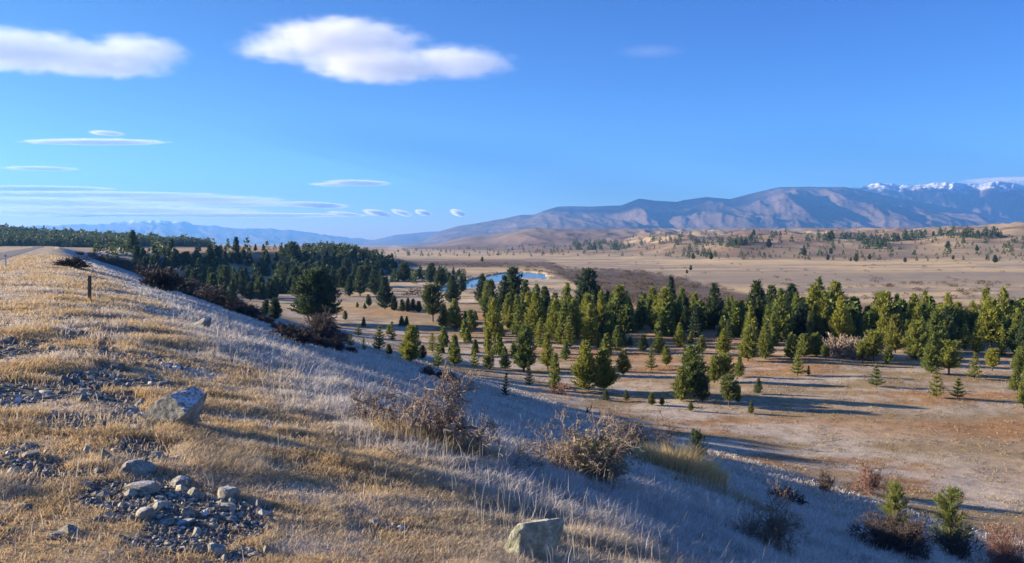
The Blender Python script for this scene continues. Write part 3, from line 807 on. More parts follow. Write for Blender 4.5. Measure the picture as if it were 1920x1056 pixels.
T = [  # px, base row, top row, kind, tone, what singles it out, width factor
 (595, 603, 508, 'bush4', 'd', 'broad dark green pine standing alone above the bank shrubs, bulkiest at left', 1.15),
 (498, 592, 563, 'bush2', 'd', 'small dark pine, left one of a pair in the shade by the broad pine', 1.1),
 (516, 599, 560, 'bush1', 'd', 'rounded dark pine, right one of a pair in the shade by the broad pine', 1.1),
 (655, 556, 517, 'cone1', 'd', 'narrow dark pine right of the broad dark pine, left one of three in a row', 1),
 (675, 555, 500, 'cone2', 'd', 'tall narrow dark pine, middle one of three right of the broad pine', 1.1),
 (702, 553, 500, 'cone1', 'd', 'tall dark pine, right one of three in a row right of the broad dark pine', 1),
 (692, 575, 553, 'bush2', 'd', 'small dark pine on open turf below the row of three tall pines', 1),
 (670, 577, 567, 'bush1', 'g', 'tiny pine on open turf, leftmost of three little ones below the tall row', 1),
 (684, 580, 568, 'cone3', 'd', 'tiny dark pine on open turf, middle of three little ones below the tall row', 1),
 (722, 580, 520, 'cone3', 'd', 'dark conical pine at the left end of a low hedge of pines', 1),
 (739, 583, 557, 'bush1', 'd', 'short rounded dark pine at the foot of a conical pine by the low hedge', .9),
 (755, 585, 562, 'bush2', 'd', 'low pine, first from the left in the hedge like clump of four', 1),
 (765, 585, 559, 'cone3', 'd', 'low pine, second from the left in the hedge like clump of four', 1),
 (775, 585, 561, 'bush2', 'd', 'low pine, third from the left in the hedge like clump of four', 1),
 (785, 586, 565, 'bush1', 'd', 'low pine, rightmost in the hedge like clump of four', 1),
 (812, 603, 537, 'round1', 'd', 'dark teardrop shaped pine on a short bare trunk in the middle of the turf', .95),
 (833, 615, 570, 'cone3', 'g', 'mid green cone pine just right of the teardrop shaped pine', 1),
 (855, 619, 562, 'cone3', 'g', 'wide green cone pine second to the right of the teardrop shaped pine', 1.05),
 (884, 625, 582, 'bush2', 'g', 'squat green pine third to the right of the teardrop shaped pine', .95),
 (849, 570, 517, 'cone3', 'd', 'dark pine in front of the river bend left end', 1.05),
 (905, 570, 515, 'cone3', 'd', 'dark tall pine overlapping the river, left of the spreading one', 1.0),
 (965, 585, 504, 'bush2', 'd', 'tall spreading dark pine in front of the river bend', 1.05),
 (944, 588, 518, 'cone1', 'd', 'slim dark pine close on the left of the spreading pine by the river', 1.05),
 (1098, 598, 507, 'bush2', 'd', 'tallest broad dark pine rising above the dense belt', 1.15),
 (647, 600, 583, 'bush1', 'g', 'tiny green pine right of the broad dark pine', 1),
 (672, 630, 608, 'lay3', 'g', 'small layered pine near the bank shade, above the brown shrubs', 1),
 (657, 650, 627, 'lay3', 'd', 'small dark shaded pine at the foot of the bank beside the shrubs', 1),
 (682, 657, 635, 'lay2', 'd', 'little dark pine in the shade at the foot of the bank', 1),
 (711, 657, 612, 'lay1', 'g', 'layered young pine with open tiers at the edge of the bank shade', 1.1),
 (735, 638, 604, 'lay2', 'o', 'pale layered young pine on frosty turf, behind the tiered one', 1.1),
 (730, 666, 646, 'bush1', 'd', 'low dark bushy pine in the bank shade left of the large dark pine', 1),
 (770, 681, 612, 'bush2', 'g', 'large dark green pine at the edge of the bank shade, biggest of the left foreground', 1.05),
 (792, 673, 648, 'bush1', 'd', 'short pine leaning close to the right side of the large dark green pine', 1),
 (811, 660, 625, 'lay1', 'g', 'layered pine on pale turf right of the large dark green pine', 1.1),
 (822, 690, 645, 'lay1', 'g', 'yellowish spindly pine behind the bare briar bush', 1),
 (852, 688, 628, 'cone2', 'g', 'tall green pine standing right behind the bare briar bush', 1.1),
 (890, 689, 656, 'lay3', 'g', 'small neat pine alone on pale turf between two taller ones', .85),
 (917, 692, 615, 'col1', 'g', 'tall very narrow pine in two tiers at the edge of the shade', .95),
 (947, 693, 650, 'cone3', 'g', 'bright green bushy pine just right of the narrow two tiered one', .9),
 (982, 697, 612, 'bush2', 'g', 'broad yellow green pine, widest of the middle front row', 1.0),
 (948, 743, 699, 'lay2', 'd', 'narrow dark pine standing in the bank shade with a lit top', .85),
 (993, 722, 679, 'lay2', 'g', 'slender layered pine in front of the broad yellow green one', .85),
 (1027, 692, 625, 'cone2', 'g', 'slim upright green pine behind the front one of a pair', 1.1),
 (1039, 732, 662, 'col1', 'g', 'slim front pine with dense crown down to the ground, on the shade edge', 1.2),
 (1097, 733, 640, 'cone3', 'g', 'tall egg shaped pine on a short dark trunk, left one of the big front pair', 1.05),
 (1133, 734, 656, 'bush2', 'g', 'wide bright pine, right one of the big front pair', 1.15),
 (1168, 705, 656, 'bush2', 'o', 'greyish green pine behind the right side of the big front pair', 1),
 (1136, 751, 729, 'cone3', 'o', 'tiny light green pine in front of the big front pair', 1.1),
 (1174, 752, 731, 'cone3', 'o', 'tiny light green pine right of the big front pair', 1),
 (1222, 760, 737, 'bush1', 'o', 'small pale bushy pine, left one of two touching each other on the turf', 1.1),
 (1241, 760, 744, 'bush1', 'o', 'very small pale pine touching the right side of its bigger twin', 1.1),
 (1277, 752, 688, 'cone3', 'g', 'green pine on a thin trunk at the left of the big front cluster', 1.0),
 (1302, 745, 650, 'bush2', 'g', 'tallest pine of the big front cluster right of centre', 1.1),
 (1317, 754, 700, 'bush2', 'd', 'dark pine low at the right of the big front cluster', .95),
 (1367, 762, 705, 'round1', 'o', 'pale olive round topped pine on a thin bare trunk', .95),
 (1295, 771, 751, 'cone3', 'o', 'tiny pine alone in front of the big front cluster', 1),
 (1221, 693, 653, 'lay1', 'o', 'layered pale pine on the turf left of the big front cluster', 1.0),
 (1250, 686, 648, 'bush2', 'g', 'small yellow green pine behind the big front cluster', .9),
 (1339, 718, 667, 'bush2', 'g', 'green pine right behind the big front cluster', 1),
 (1360, 717, 665, 'round2', 'g', 'greyish pine with an open crown behind the pale olive round one', 1),
 (1386, 707, 669, 'cone3', 'g', 'yellow green pine at the right end behind the big cluster', 1),
 (1121, 653, 624, 'cone3', 'g', 'small bright cone pine in front of the dark belt', 1.1),
 (1158, 657, 611, 'cone3', 'g', 'mid sized pine in front of the dark belt, left of a frosty gap', 1.0),
 (1205, 661, 628, 'bush2', 'd', 'bluish small pine at the frosty gap in the belt', 1.1),
 (1235, 663, 622, 'cone3', 'g', 'yellow green pine just right of the frosty gap', 1.1),
 (1275, 651, 606, 'cone3', 'g', 'dense cone pine on a visible short trunk at the front of the belt', 1.0),
 (1315, 664, 630, 'bush2', 'g', 'bushy pine at the belt front above the big cluster', 1),
 (1356, 667, 618, 'cone3', 'g', 'upright bright pine at the belt front right of the big cluster', 1.0),
 (1402, 677, 612, 'bush2', 'g', 'bright bushy pine at the front edge of the belt with a short trunk', 1),
 (1434, 673, 607, 'cone1', 'g', 'slim tall pine with trunk showing, alone before the belt', .95),
 (1421, 739, 709, 'cone3', 'o', 'small olive pine on open turf right of the pale round one', 1.0),
 (1408, 776, 752, 'cone3', 'o', 'tiny olive pine nearest the viewer on the open turf', .9),
 (1383, 755, 722, 'bush1', 'g', 'small green pine just right of the pale round topped one', .7),
 (1495, 704, 655, 'lay1', 'g', 'layered dark green pine in front of a bushy pair', 1.1),
 (1516, 704, 686, 'cone4', 'd', 'tiny dull brownish pine right beside the layered dark green one', 1.2),
 (1483, 674, 632, 'bush2', 'g', 'bushy pine at the left of a low wide clump on the turf', 1),
 (1508, 668, 628, 'bush3', 'g', 'low wide dark green pine in the middle of the clump on the turf', 1),
 (1530, 668, 626, 'bush3', 'g', 'low wide pine at the right of the clump, beside the brush heap', .95),
 (1548, 674, 648, 'round2', 'g', 'small ball shaped pine on a thin stem beside the brush heap', 1.05),
 (1617, 679, 643, 'round1', 'g', 'round pine on a stem right of the brush heap', 1.05),
 (1638, 679, 624, 'round1', 'g', 'two storey round pine with a small upper crown right of the brush heap', 1.0),
 (1664, 683, 650, 'bush2', 'g', 'wide low pine under the tall pale pine', 1.1),
 (1678, 662, 592, 'bush2', 'o', 'tall pale yellow green pine standing out before the belt on the right', .95),
 (1718, 674, 605, 'bush3', 'g', 'big bushy green pine right of the tall pale one', .95),
 (1643, 725, 686, 'lay3', 'o', 'pale layered small pine alone on the open turf at right', 1.0),
 (1755, 746, 697, 'lay3', 'o', 'pale yellowish layered pine, left and taller one of the pair on the turf', .9),
 (1795, 747, 709, 'lay3', 'g', 'small christmas tree like pine, right one of the pair on the turf', 1.0),
 (1746, 700, 633, 'cone3', 'g', 'yellow green oval pine, left one of two with short trunks at right', .95),
 (1779, 703, 642, 'round1', 'g', 'wide oval pine, right one of two with short trunks at right', 1.15),
 (1827, 711, 662, 'lay1', 'o', 'slim layered light pine in front of the belt at right', 1.0),
 (1860, 696, 655, 'round2', 'g', 'small round pine on a dark stem near the right edge', 1.1),
 (1901, 734, 692, 'cone3', 'g', 'green pine near the right edge standing on its own', .95),
 (1912, 705, 650, 'bush2', 'g', 'bushy pine at the right edge behind the lone one', 1),
 (1919, 765, 690, 'cone2', 'g', 'pine cut by the right edge of the photo, nearest the viewer there', .8),
 (1103, 690, 667, 'cone3', 'g', 'little pine right behind the egg shaped pine', .9),
 (1060, 676, 640, 'cone3', 'g', 'small green pine between the slim front pine and the dark belt', .9)]
for (px, b_, t_, k, tone, lab, w_) in T:
    pine_px(px, b_, t_, k, tone, lab, 'left' if px < 800 and b_ < 625 else 'pines', w_)

def clear_of(x, y, dmin):
    for (a, b_, h) in taken:
        if (a - x) ** 2 + (b_ - y) ** 2 < dmin * dmin: return False
    return True

def belt_label(px, k, tone, h, row):
    shape = {'cone1': 'conical', 'cone2': 'slender', 'cone3': 'wide conical', 'cone4': 'narrow', 'cone5': 'pointed', 'cone6': 'ragged', 'cone7': 'tiered', 'bush1': 'bushy', 'bush2': 'rounded', 'bush3': 'broad', 'col1': 'columnar'}[k]
    sec = ['left end', 'left middle', 'right middle', 'right end'][int(np.clip((px - 900) / 255, 0, 3))]
    t = {'d': 'dark', 'g': 'green', 'o': 'pale'}[tone]
    if row.startswith('tip'): return f"{t} {shape} pine towering over the dense belt at its {sec}"
    return f"{'tall' if h > 6.5 else 'short'} {t} {shape} pine in {row} belt, {sec}"
STAND_TALL = [(1415, 622, 526), (1465, 640, 541), (1522, 630, 534), (1585, 640, 580), (1657, 638, 547), (1712, 638, 551), (1778, 645, 576), (1857, 650, 560), (1745, 640, 578), (1545, 632, 546),
              (1008, 600, 532), (1060, 612, 531), (1140, 600, 545), (1165, 612, 536), (1225, 605, 538), (1300, 612, 548), (1335, 612, 550), (1370, 620, 555), (1244, 622, 540), (1100, 622, 550), (1005, 632, 548), (1040, 640, 560), (1075, 640, 560), (925, 640, 560)]
for (px, b_, t_) in STAND_TALL:
    x, y, z = at_ground(px, b_)
    k = rng.choice(['cone1', 'bush2', 'cone3', 'cone6']); tone = 'd' if px > 1380 and rng.random() < .6 else 'g'
    h = (b_ - t_) / F * y
    taken.append((x, y, h)); ntrees += 1
    plant_pine(x, y, z, h, k, tone, belt_label(px, k, tone, h, 'tip of the'), GROUPS['stand'], 1.1)
# the dense belt across the valley
cnt = 0; tries = 0
while cnt < 116 and tries < 5000:
    tries += 1
    px = rng.uniform(905, 2080)
    lo = np.interp(px, [900, 1000, 1150, 1300, 1500, 1900, 2080], [575, 585, 590, 596, 606, 618, 622])
    hi = np.interp(px, [900, 960, 1140, 1180, 1260, 1450, 1560, 1660, 1900, 2080], [630, 655, 652, 628, 640, 652, 645, 655, 680, 690])
    if 1130 < px < 1260 and rng.random() < .35: continue
    b_ = rng.uniform(lo, hi)
    x, y, z = at_ground(px, b_)
    if not clear_of(x, y, 2.2): continue
    h = float(np.clip(rng.normal(6.2, 1.2), 4., 9.)) * np.interp(b_, [580, 660], [1.18, .85])
    k = rng.choice(['cone1', 'cone2', 'cone3', 'cone4', 'cone5', 'cone6', 'cone7', 'bush1', 'bush2', 'col1'], p=[.13, .11, .15, .06, .15, .15, .1, .05, .05, .05])
    tone = rng.choice(['g', 'd', 'o'], p=[.66, .16, .18])
    taken.append((x, y, h)); cnt += 1; ntrees += 1
    row = 'front of' if b_ > (lo + hi) / 2 else 'back of'
    plant_pine(x, y, z, h, k, tone, belt_label(px, k, tone, h, row), GROUPS['stand'], float(rng.uniform(.9, 1.2)))

# left: pines below and beyond the bank, towards the dark wood
cnt = 0; tries = 0
while cnt < 72 and tries < 8000:
    tries += 1
    px = rng.uniform(205, 900)
    lo = np.interp(px, [200, 400, 540, 720, 760, 900], [474, 478, 486, 500, 506, 520])
    hi = np.interp(px, [200, 300, 400, 470, 560, 640, 900], [494, 524, 556, 572, 556, 555, 556])
    if 868 < px: continue
    b_ = lo + (hi - lo) * rng.beta(1.2, 1.2)
    if 740 < px and b_ > 530 and px < 800 : continue
    x, y, z = at_ground(px, b_)
    u_, v_ = x * RV[0] + y * RV[1], 0
    if u_ < 26 or not clear_of(x, y, 3.4): continue
    h = float(np.clip(rng.normal(7.6, 1.8), 3.5, 12.5)) * (.7 if px > 700 else 1)
    k = rng.choice(['cone1', 'cone2', 'cone3', 'bush1', 'bush2', 'bush3'])
    taken.append((x, y, h)); cnt += 1; ntrees += 1
    place = 'behind the bank shrubs' if px < 330 else 'above the bank shrubs' if px < 450 else ('left of the river' if px < 700 else 'near the river')
    shape = {'cone1': 'conical', 'cone2': 'slender', 'cone3': 'wide conical', 'bush1': 'bushy', 'bush2': 'rounded', 'bush3': 'broad'}[k]
    plant_pine(x, y, z, h, k, 'd', f"{'tall' if h > 7.5 else 'shorter'} dark {shape} pine {place}, {'far' if b_ < (lo + hi) / 2 else 'near'} side", GROUPS['left'], 1.15)
print('individual pines', ntrees)

# woods and trees past the first three hundred: read as one mass
def far_trees(name, pts, mat_, seed, nb=70, taper=.34, label='dark pine woods and scattered pines far off, too many to count'):
    """pts (N,4): x, y, z, h -> one mesh of many small ragged crowns"""
    g = np.random.default_rng(seed)
    n = len(pts)
    t = g.beta(1, 1.5, (n, nb)) * .95 + .04
    az = g.uniform(0, 6.2832, (n, nb))
    h = pts[:, 3][:, None]
    wid = g.uniform(.75, 1.25, (n, 1)) * taper
    rr = h * wid * (1 - t) ** .75 * g.uniform(.5, 1.0, (n, nb))
    P = np.stack([pts[:, 0][:, None] + rr * np.cos(az), pts[:, 1][:, None] + rr * np.sin(az), pts[:, 2][:, None] + h * t], -1)
    D_ = unit(np.stack([np.cos(az), np.sin(az), .7 + g.normal(0, .4, az.shape)], -1) + g.normal(0, .3, P.shape))
    P = P.reshape(-1, 3); D_ = D_.reshape(-1, 3)
    s = np.repeat(pts[:, 3], nb)
    Wv = unit(np.cross(D_, g.normal(0, 1, P.shape)))
    v, f = quad_strip(P - D_ * .06 * s[:, None], D_, s * .055, s * .17, Wv)
    tag(obj(name, np_mesh(name, v, f), mat_), label, kind='stuff')

g = np.random.default_rng(55)
FP = []
def add_pt(x, y, h):
    FP.append((x, y, float(height(np.array([x]), np.array([y]))[0]) - .1 * h, h))
# forested rise beyond the road
X = g.uniform(-900, -120, 20000); Y = g.uniform(480, 1080, 20000)
PXv = 960 + F * X / Y
lim = np.interp(PXv, [-400, 0, 240, 330, 400], [560, 600, 660, 760, 820])
dens = (PXv < 395) & (Y > lim + (fbm(X / 30, Y / 30, 9, 2) - .5) * 60) & (PXv > -350)
Hh = height(X, Y)
keep = np.where(dens)[0][:6500]
for i in keep:
    FP.append((X[i], Y[i], Hh[i] - 1, g.uniform(8, 11.5) * (1.4 if (g.random() < .02) else 1)))
# dark wood behind the left pines
for _ in range(360):
    px = g.uniform(540, 735); y = g.uniform(285, 460)
    x = (px - 960) / F * y
    if terrace_d(np.array([x]), np.array([y]))[0] < -14: continue
    z0_ = float(height(np.array([x]), np.array([y]))[0])
    add_pt(x, y, min(g.uniform(5, 9), max(2.5, g.normal(2.2, 1.0) - z0_) * np.interp(px, [540, 600, 680, 735], [.8, 1.15, 1.0, .7])))
for _ in range(90):
    px = g.uniform(180, 560); y = g.uniform(300, 520)
    if fbm(np.array([px / 40]), np.array([y / 40]), 4, 2)[0] < .45 and y > 330: continue
    x = (px - 960) / F * y
    add_pt(x, y, g.uniform(4, 9.5) * (.7 if y > 450 else 1))
BR = []
for _ in range(210):                                    # rear of the dense belt
    px = g.uniform(960, 2080); b_ = np.interp(px, [900, 1300, 2080], [588, 600, 622]) + g.uniform(-8, 30)
    xx_, yy_, zz_ = at_ground(px, b_)
    BR.append((xx_, yy_, zz_ - .2, g.uniform(3.5, 6.0)))
for _ in range(45):                                     # river flat
    px = g.uniform(740, 880); y = g.uniform(300, 420)
    add_pt((px - 960) / F * y, y, g.uniform(3, 6))
for _ in range(110):                                    # far side trees along the river flats
    px = g.uniform(740, 1100); y = g.uniform(900, 1900)
    add_pt((px - 960) / F * y, y, g.uniform(3, 8))
# hillside tree groups, right
def grp(px0, px1, py0, py1, n, h0, h1):
    for _ in range(n):
        px, py = g.uniform(px0, px1), g.uniform(py0, py1)
        x, y, z = at_ground(px, py, 300)
        if y > 9000: continue
        FP.append((x, y, z - .4, g.uniform(h0, h1)))
grp(1545, 1720, 444, 454, 70, 7, 12); grp(1620, 1670, 456, 468, 26, 6, 10); grp(1700, 1880, 438, 448, 45, 7, 12)
grp(1320, 1420, 446, 462, 34, 6, 10); grp(1360, 1400, 455, 466, 20, 6, 9); grp(1070, 1180, 456, 470, 55, 8, 14); grp(1180, 1320, 444, 460, 40, 6, 11)
grp(1420, 1560, 438, 458, 22, 6, 11); grp(1290, 1345, 476, 483, 14, 5, 8)
for _ in range(700):                                    # specks of bush over the hillside
    px, py = g.uniform(1040, 1960), g.uniform(436, 490)
    if py > np.interp(px, [1040, 1300, 1960], [478, 486, 492]): continue
    x, y, z = at_ground(px, py, 400)
    if 600 < y < 2600: FP.append((x, y, z - .3, g.uniform(1.2, 3.6) if g.random() < .85 else g.uniform(4, 8)))
far_trees('pine_forest', np.array(FP), M_dark, 5)
LT = []
for _ in range(1500):
    px = g.uniform(200, 745); b_ = g.uniform(468, 566)
    hi_ = np.interp(px, [200, 300, 400, 470, 560, 640, 745], [492, 524, 556, 568, 552, 548, 530])
    if b_ > hi_: continue
    if fbm(np.array([px / 34]), np.array([b_ / 9]), 14, 2)[0] < .45: continue
    x, y, z = at_ground(px, b_, 60)
    if y > 520 or x * RV[0] + y * RV[1] < 30: continue
    tops = g.uniform(3.5, 7.0)
    if z > -8: tops = min(tops, max(2.0, g.normal(.9, .8) - z))
    LT.append((x, y, z - .2, tops))
    if len(LT) > 210: break
far_trees('pine_thicket', np.array(LT), M_dark, 8, 260, .30, 'smaller dark pines crowding the slope left of the river')
YG = []
while len(YG) < 70:
    px = g.uniform(640, 1500); b_ = g.uniform(590, 668)
    if b_ < 610 and px < 800: continue
    x, y, z = at_ground(px, b_)
    if x * RV[0] + y * RV[1] > 44 and clear_of(x, y, 1.2): YG.append((x, y, z - .1, g.uniform(1.2, 3.2)))
far_trees('pine_thicket', np.array(YG), M_pine, 9, 300, .30, 'scattered young pine seedlings on the valley turf between the larger pines')
far_trees('pine_thicket', np.array(BR), M_pine, 6, 330, .27, 'smaller pines filling in between the big ones of the dense belt')

# lone pines on the hillside, the ones that show
HILL = [(1777, 467, 453, 'lone round dark pine high on the bare right hillside, left of two'), (1832, 471, 461, 'lone dark pine on the bare right hillside, right of two'),
        (1866, 493, 479, 'dark pine at the foot of the right hillside with a long shadow'), (1787, 487, 479, 'small dark pine low on the right hillside'),
        (1508, 480, 461, 'narrow upright dark pine on the mid slope of the hillside'), (1558, 477, 466, 'dark pine on the mid slope right of the narrow upright one'),
        (1552, 488, 478, 'small pine near the foot of the hillside under a larger one'), (1605, 491, 476, 'upright dark pine at the edge of the yellow plain'),
        (1630, 487, 477, 'dark pine beside the upright one at the edge of the yellow plain'), (1595, 490, 483, 'low round bush like pine at the edge of the yellow plain'),
        (1697, 492, 483, 'wide low dark pine clump at the edge of the yellow plain'), (1413, 442, 431, 'tall dark pine breaking the hill skyline'),
        (1558, 452, 434, 'tall blocky dark pine breaking the hill skyline at right'), (1408, 452, 440, 'dark pine just under the tall skyline one'),
        (1441, 465, 449, 'dark pine above the left gully of the hillside'), (1300, 486, 475, 'dark round pine at the foot of the left part of the hillside'),
        (1333, 487, 474, 'wide dark pine at the foot of the left part of the hillside'), (904, 491, 482, 'round dark tree alone on the far river plain'),
        (1295, 507, 498, 'small pine alone on the yellow plain, beyond the scrub'), (1288, 513, 506, 'tiny pine on the yellow plain beside another'),
        (1750, 443, 434, 'dark pine on the right hill shoulder'), (1871, 445, 435, 'dark pine near the top of the right hill shoulder')]
for (px, b_, t_, lab) in HILL:
    x, y, z = at_ground(px, b_, 250)
    h = (b_ - t_) / F * y * 1.05
    plant_pine(x, y, z, h, 'bush1' if px != 1508 else 'cone1', 'd', lab, GROUPS['hill'], 1.1)

# ------------------------------------------------------------------ near pines with real shoots
def near_pine(name, px, base, top, seed, rad_, label, tone='g', nb=80, style='bush', clear=.05):
    x, y, z = at_ground(px, base)
    h = (base - top) / F * y
    c_, t_ = make_pine(seed, h, rad_ * h, style, nb, .13 * h / 2.2 + .05, .0095 * h / 2, 12, clear)
    g = np.random.default_rng(seed)
    # upright candles at the top
    P, D_ = [], []
    for k in range(9):
        b0 = np.array([g.normal(0, .10 * h), g.normal(0, .10 * h), h * g.uniform(.72, .88)])
        tip = b0 + np.array([g.normal(0, .03 * h), g.normal(0, .03 * h), h * g.uniform(.10, .22)])
        for s in np.linspace(0, 1, 34):
            P.append(b0 + (tip - b0) * s); D_.append(unit(np.array([g.normal(), g.normal(), 1.4])))
    P = np.array(P); D_ = np.array(D_); Wv = unit(np.cross(D_, g.normal(0, 1, P.shape)))
    v, f = quad_strip(P, D_, np.full(len(P), .006 * h / 2), np.full(len(P), .10 * h / 2.2 + .02), Wv)
    root = new_empty('pine_tree', (x, y, z - .05))
    obj('crown', c_, {'g': M_pine, 'd': M_dark, 'o': M_olive}[tone], root)
    obj('trunk', t_, M_bark, root)
    obj('shoots', np_mesh('shoots', v, f), M_olive, root)
    tag(root, label, 'tree', 'near pines at the foot of the bank')
    return root
near_pine('pine_tree', 1676, 1000, 902, 301, .34, 'near pine with bright upright shoots rising behind a dark ball shaped bush at lower right')
near_pine('pine_tree', 1780, 1035, 912, 302, .33, 'near pine with a long bright leader shoot at lower right, beside the dark bush')
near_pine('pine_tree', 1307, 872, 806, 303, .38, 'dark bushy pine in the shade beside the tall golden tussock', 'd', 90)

# ------------------------------------------------------------------ grass: blades too many to count
def blades(name, x, y, hgt, wid, col, lean, label, seed):
    g = np.random.default_rng(seed)
    n = len(x)
    z = height(x, y) - .01
    az = g.uniform(0, 2 * math.pi, n)
    s = np.stack([np.cos(az), np.sin(az), np.zeros(n)], 1) * wid[:, None]
    la = g.uniform(0, 2 * math.pi, n)
    ld = np.stack([np.cos(la), np.sin(la), np.zeros(n)], 1)
    ld = unit(ld + np.array([.45, -.15, 0]))          # the prevailing wind combs it to the right
    b0 = np.stack([x, y, z], 1)
    le = lean * g.uniform(.3, 1.2, n)
    m0 = b0 + ld * (hgt * le * .35)[:, None] + np.array([0, 0, 1]) * (hgt * .58)[:, None]
    t0 = b0 + ld * (hgt * le)[:, None] + np.array([0, 0, 1]) * (hgt * (1 - .25 * le))[:, None]
    V = np.stack([b0 - s, b0 + s, m0 + s * .75, m0 - s * .75, t0], 1).reshape(-1, 3)
    k = np.arange(n)[:, None] * 5
    T_ = np.stack([k + [0, 1, 2], k + [0, 2, 3], k + [3, 2, 4]], 1).reshape(-1, 3)
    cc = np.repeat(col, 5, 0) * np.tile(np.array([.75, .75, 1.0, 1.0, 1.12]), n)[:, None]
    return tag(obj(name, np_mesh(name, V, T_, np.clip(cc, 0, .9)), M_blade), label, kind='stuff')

g = np.random.default_rng(91)
n0 = 2000000
az = R(1) * g.uniform(-41, 41, n0)
h_ = g.random(n0)
r = np.where(h_ < .62, 1 / g.uniform(1 / 130., 1 / 2.4, n0), np.exp(g.uniform(math.log(2.4), math.log(130), n0)))
x = r * np.sin(az); y = r * np.cos(az)
u, v = uv(x, y)
px, py = img(x, y, height(x, y))
gm_ = gravel_mask(x, y)
fm = frost_mask(x, y)
clump = fbm(x / .34, y / .34, 101, 3); big = fbm(x / 1.3, y / 1.0, 102, 3)
onslope = sstep(2.0, 5.0, u)
zz_ = height(x, y)
on_bank = (zz_ > FLAT + 1.2) & (y < 330)
bare = sstep(.60, .68, fbm(x / .8, y / .5, 103, 3)) * .35      # frosty bare gaps on the slope
p = np.where(u < 2.2, (.14 + .86 * sstep(.34, .54, clump * .55 + big * .45)) * (1 - gm_ * .95), .35 + .65 * sstep(.35, .6, clump)) * (1 - bare * onslope)
p = p * sstep(-4.2, -3.6, u)
p = np.where(on_bank, p, (.10 + .8 * sstep(.5, .66, fbm(x / 1.1, y / 1.1, 109, 3))) * (y < 135))
keep = (g.random(n0) < p) & (px > -60) & (px < 2000) & (py < 1130)
x, y, r, u, gm2, fm, clump, big, onslope, on_bank = [q[keep] for q in (x, y, r, u, gm_, fm, clump, big, onslope, on_bank)]
n = len(x)
hgt = (.035 + .085 * sstep(.45, .7, big) + .04 * g.random(n)) * (1 - onslope) + onslope * (.06 + .13 * g.random(n) * sstep(.35, .6, clump) + .04)
hgt *= np.where(on_bank, 1, .6) * g.uniform(.6, 1.15, n)
hgt *= np.clip(.7 + r / 25, .7, 1.5) * (.35 + .65 * sstep(-4.4, -2.0, u))
wid = np.maximum(.0010 + .0007 * g.random(n), r * .00042) * g.uniform(.7, 1.3, n)
gold = np.array([.67, .48, .255]); straw = np.array([.70, .56, .34]); rust = np.array([.50, .34, .185]); fro = np.array([.76, .75, .75]); pale = np.array([.62, .57, .50])
t = g.random(n)
c = np.where(t[:, None] < .45, gold, np.where(t[:, None] < .8, straw, rust)) * g.uniform(.75, 1.2, n)[:, None]
f_ = np.clip(fm * 1.05 * g.uniform(.55, 1.2, n), 0, 1)
cs = np.where((g.random(n) < .5)[:, None], fro, pale) * g.uniform(.75, 1.15, n)[:, None]
c = c * (1 - f_[:, None]) + cs * f_[:, None]
flatc = np.where((g.random(n) < .5)[:, None], np.array([.40, .28, .14]), np.array([.42, .34, .21])) * g.uniform(.7, 1.1, n)[:, None]
c = np.where(on_bank[:, None], c, flatc)
blades('grass', x, y, hgt, wid, c, .95, 'dry golden grass on the bank top turning pale with frost down the slope', 5)
print('blades', n)

# taller seeding stalks, thin and sparse, mostly on the slope
n1 = 19000
az = R(1) * g.uniform(-40, 40, n1); r = 1 / g.uniform(1 / 60., 1 / 3.0, n1)
x = r * np.sin(az); y = r * np.cos(az); u, v = uv(x, y)
k = (u > 2.6) & (height(x, y) > FLAT + 1.0) & (g.random(n1) < sstep(3, 14, r) * .7 + .3) & (fbm(x / .9, y / .9, 111, 3) + .25 * g.random(n1) > .58)
k |= (u > -2.2) & (u <= 2.6) & (g.random(n1) < .07) & (gravel_mask(x, y) < .3)
x, y, r, u = x[k], y[k], r[k], u[k]; n = len(x)
c = np.where((g.random(n) < .6)[:, None], np.array([.62, .55, .44]), np.array([.60, .58, .56])) * g.uniform(.8, 1.1, n)[:, None]
blades('tall_grass', x, y, g.uniform(.16, .36, n) * np.where(u < 2.6, .6, 1) * np.clip(.6 + r / 14, .6, 1.25), np.maximum(.0009, r * .00036) * g.uniform(.8, 1.2, n), c, .30, 'tall pale seeding stalks of grass standing above the frosted slope', 6)

# golden tussocks beside the shrubs
def tussock(px, py, rad_, hh, n, label, seed, col=(.60, .45, .22)):
    gx_, gy_, _ = at_ground(px, py)
    q = np.random.default_rng(seed)
    rr = rad_ * np.sqrt(q.random(n)); a = q.uniform(0, 6.28, n)
    x = gx_ + rr * np.cos(a) * 1.3; y = gy_ + rr * np.sin(a)
    dist = math.hypot(gx_, gy_)
    c = np.tile(np.array(col), (n, 1)) * q.uniform(.7, 1.2, n)[:, None]
    o = blades('tussock', x, y, hh * q.uniform(.55, 1.1, n) * (1.1 - .5 * rr / rad_), np.full(n, max(.002, dist * .0004)), c, .45, None, seed)
    for k_ in ('kind',):
        if k_ in o: del o[k_]
    tag(o, label, 'grass tuft')
tussock(1275, 893, 1.2, 1.35, 3600, 'tall pale golden tussock right of the large lichened shrub', 201, (.80, .60, .30))
tussock(1345, 935, 1.1, .6, 1500, 'lower straw tussock to the right of the tall golden one', 202, (.50, .40, .27))
tussock(810, 838, .6, .4, 1300, 'golden grass clump under the big bare briar shrub', 203, (.56, .42, .22))
tussock(870, 850, .45, .34, 700, 'small straw clump at the right foot of the big bare briar shrub', 204, (.50, .42, .26))

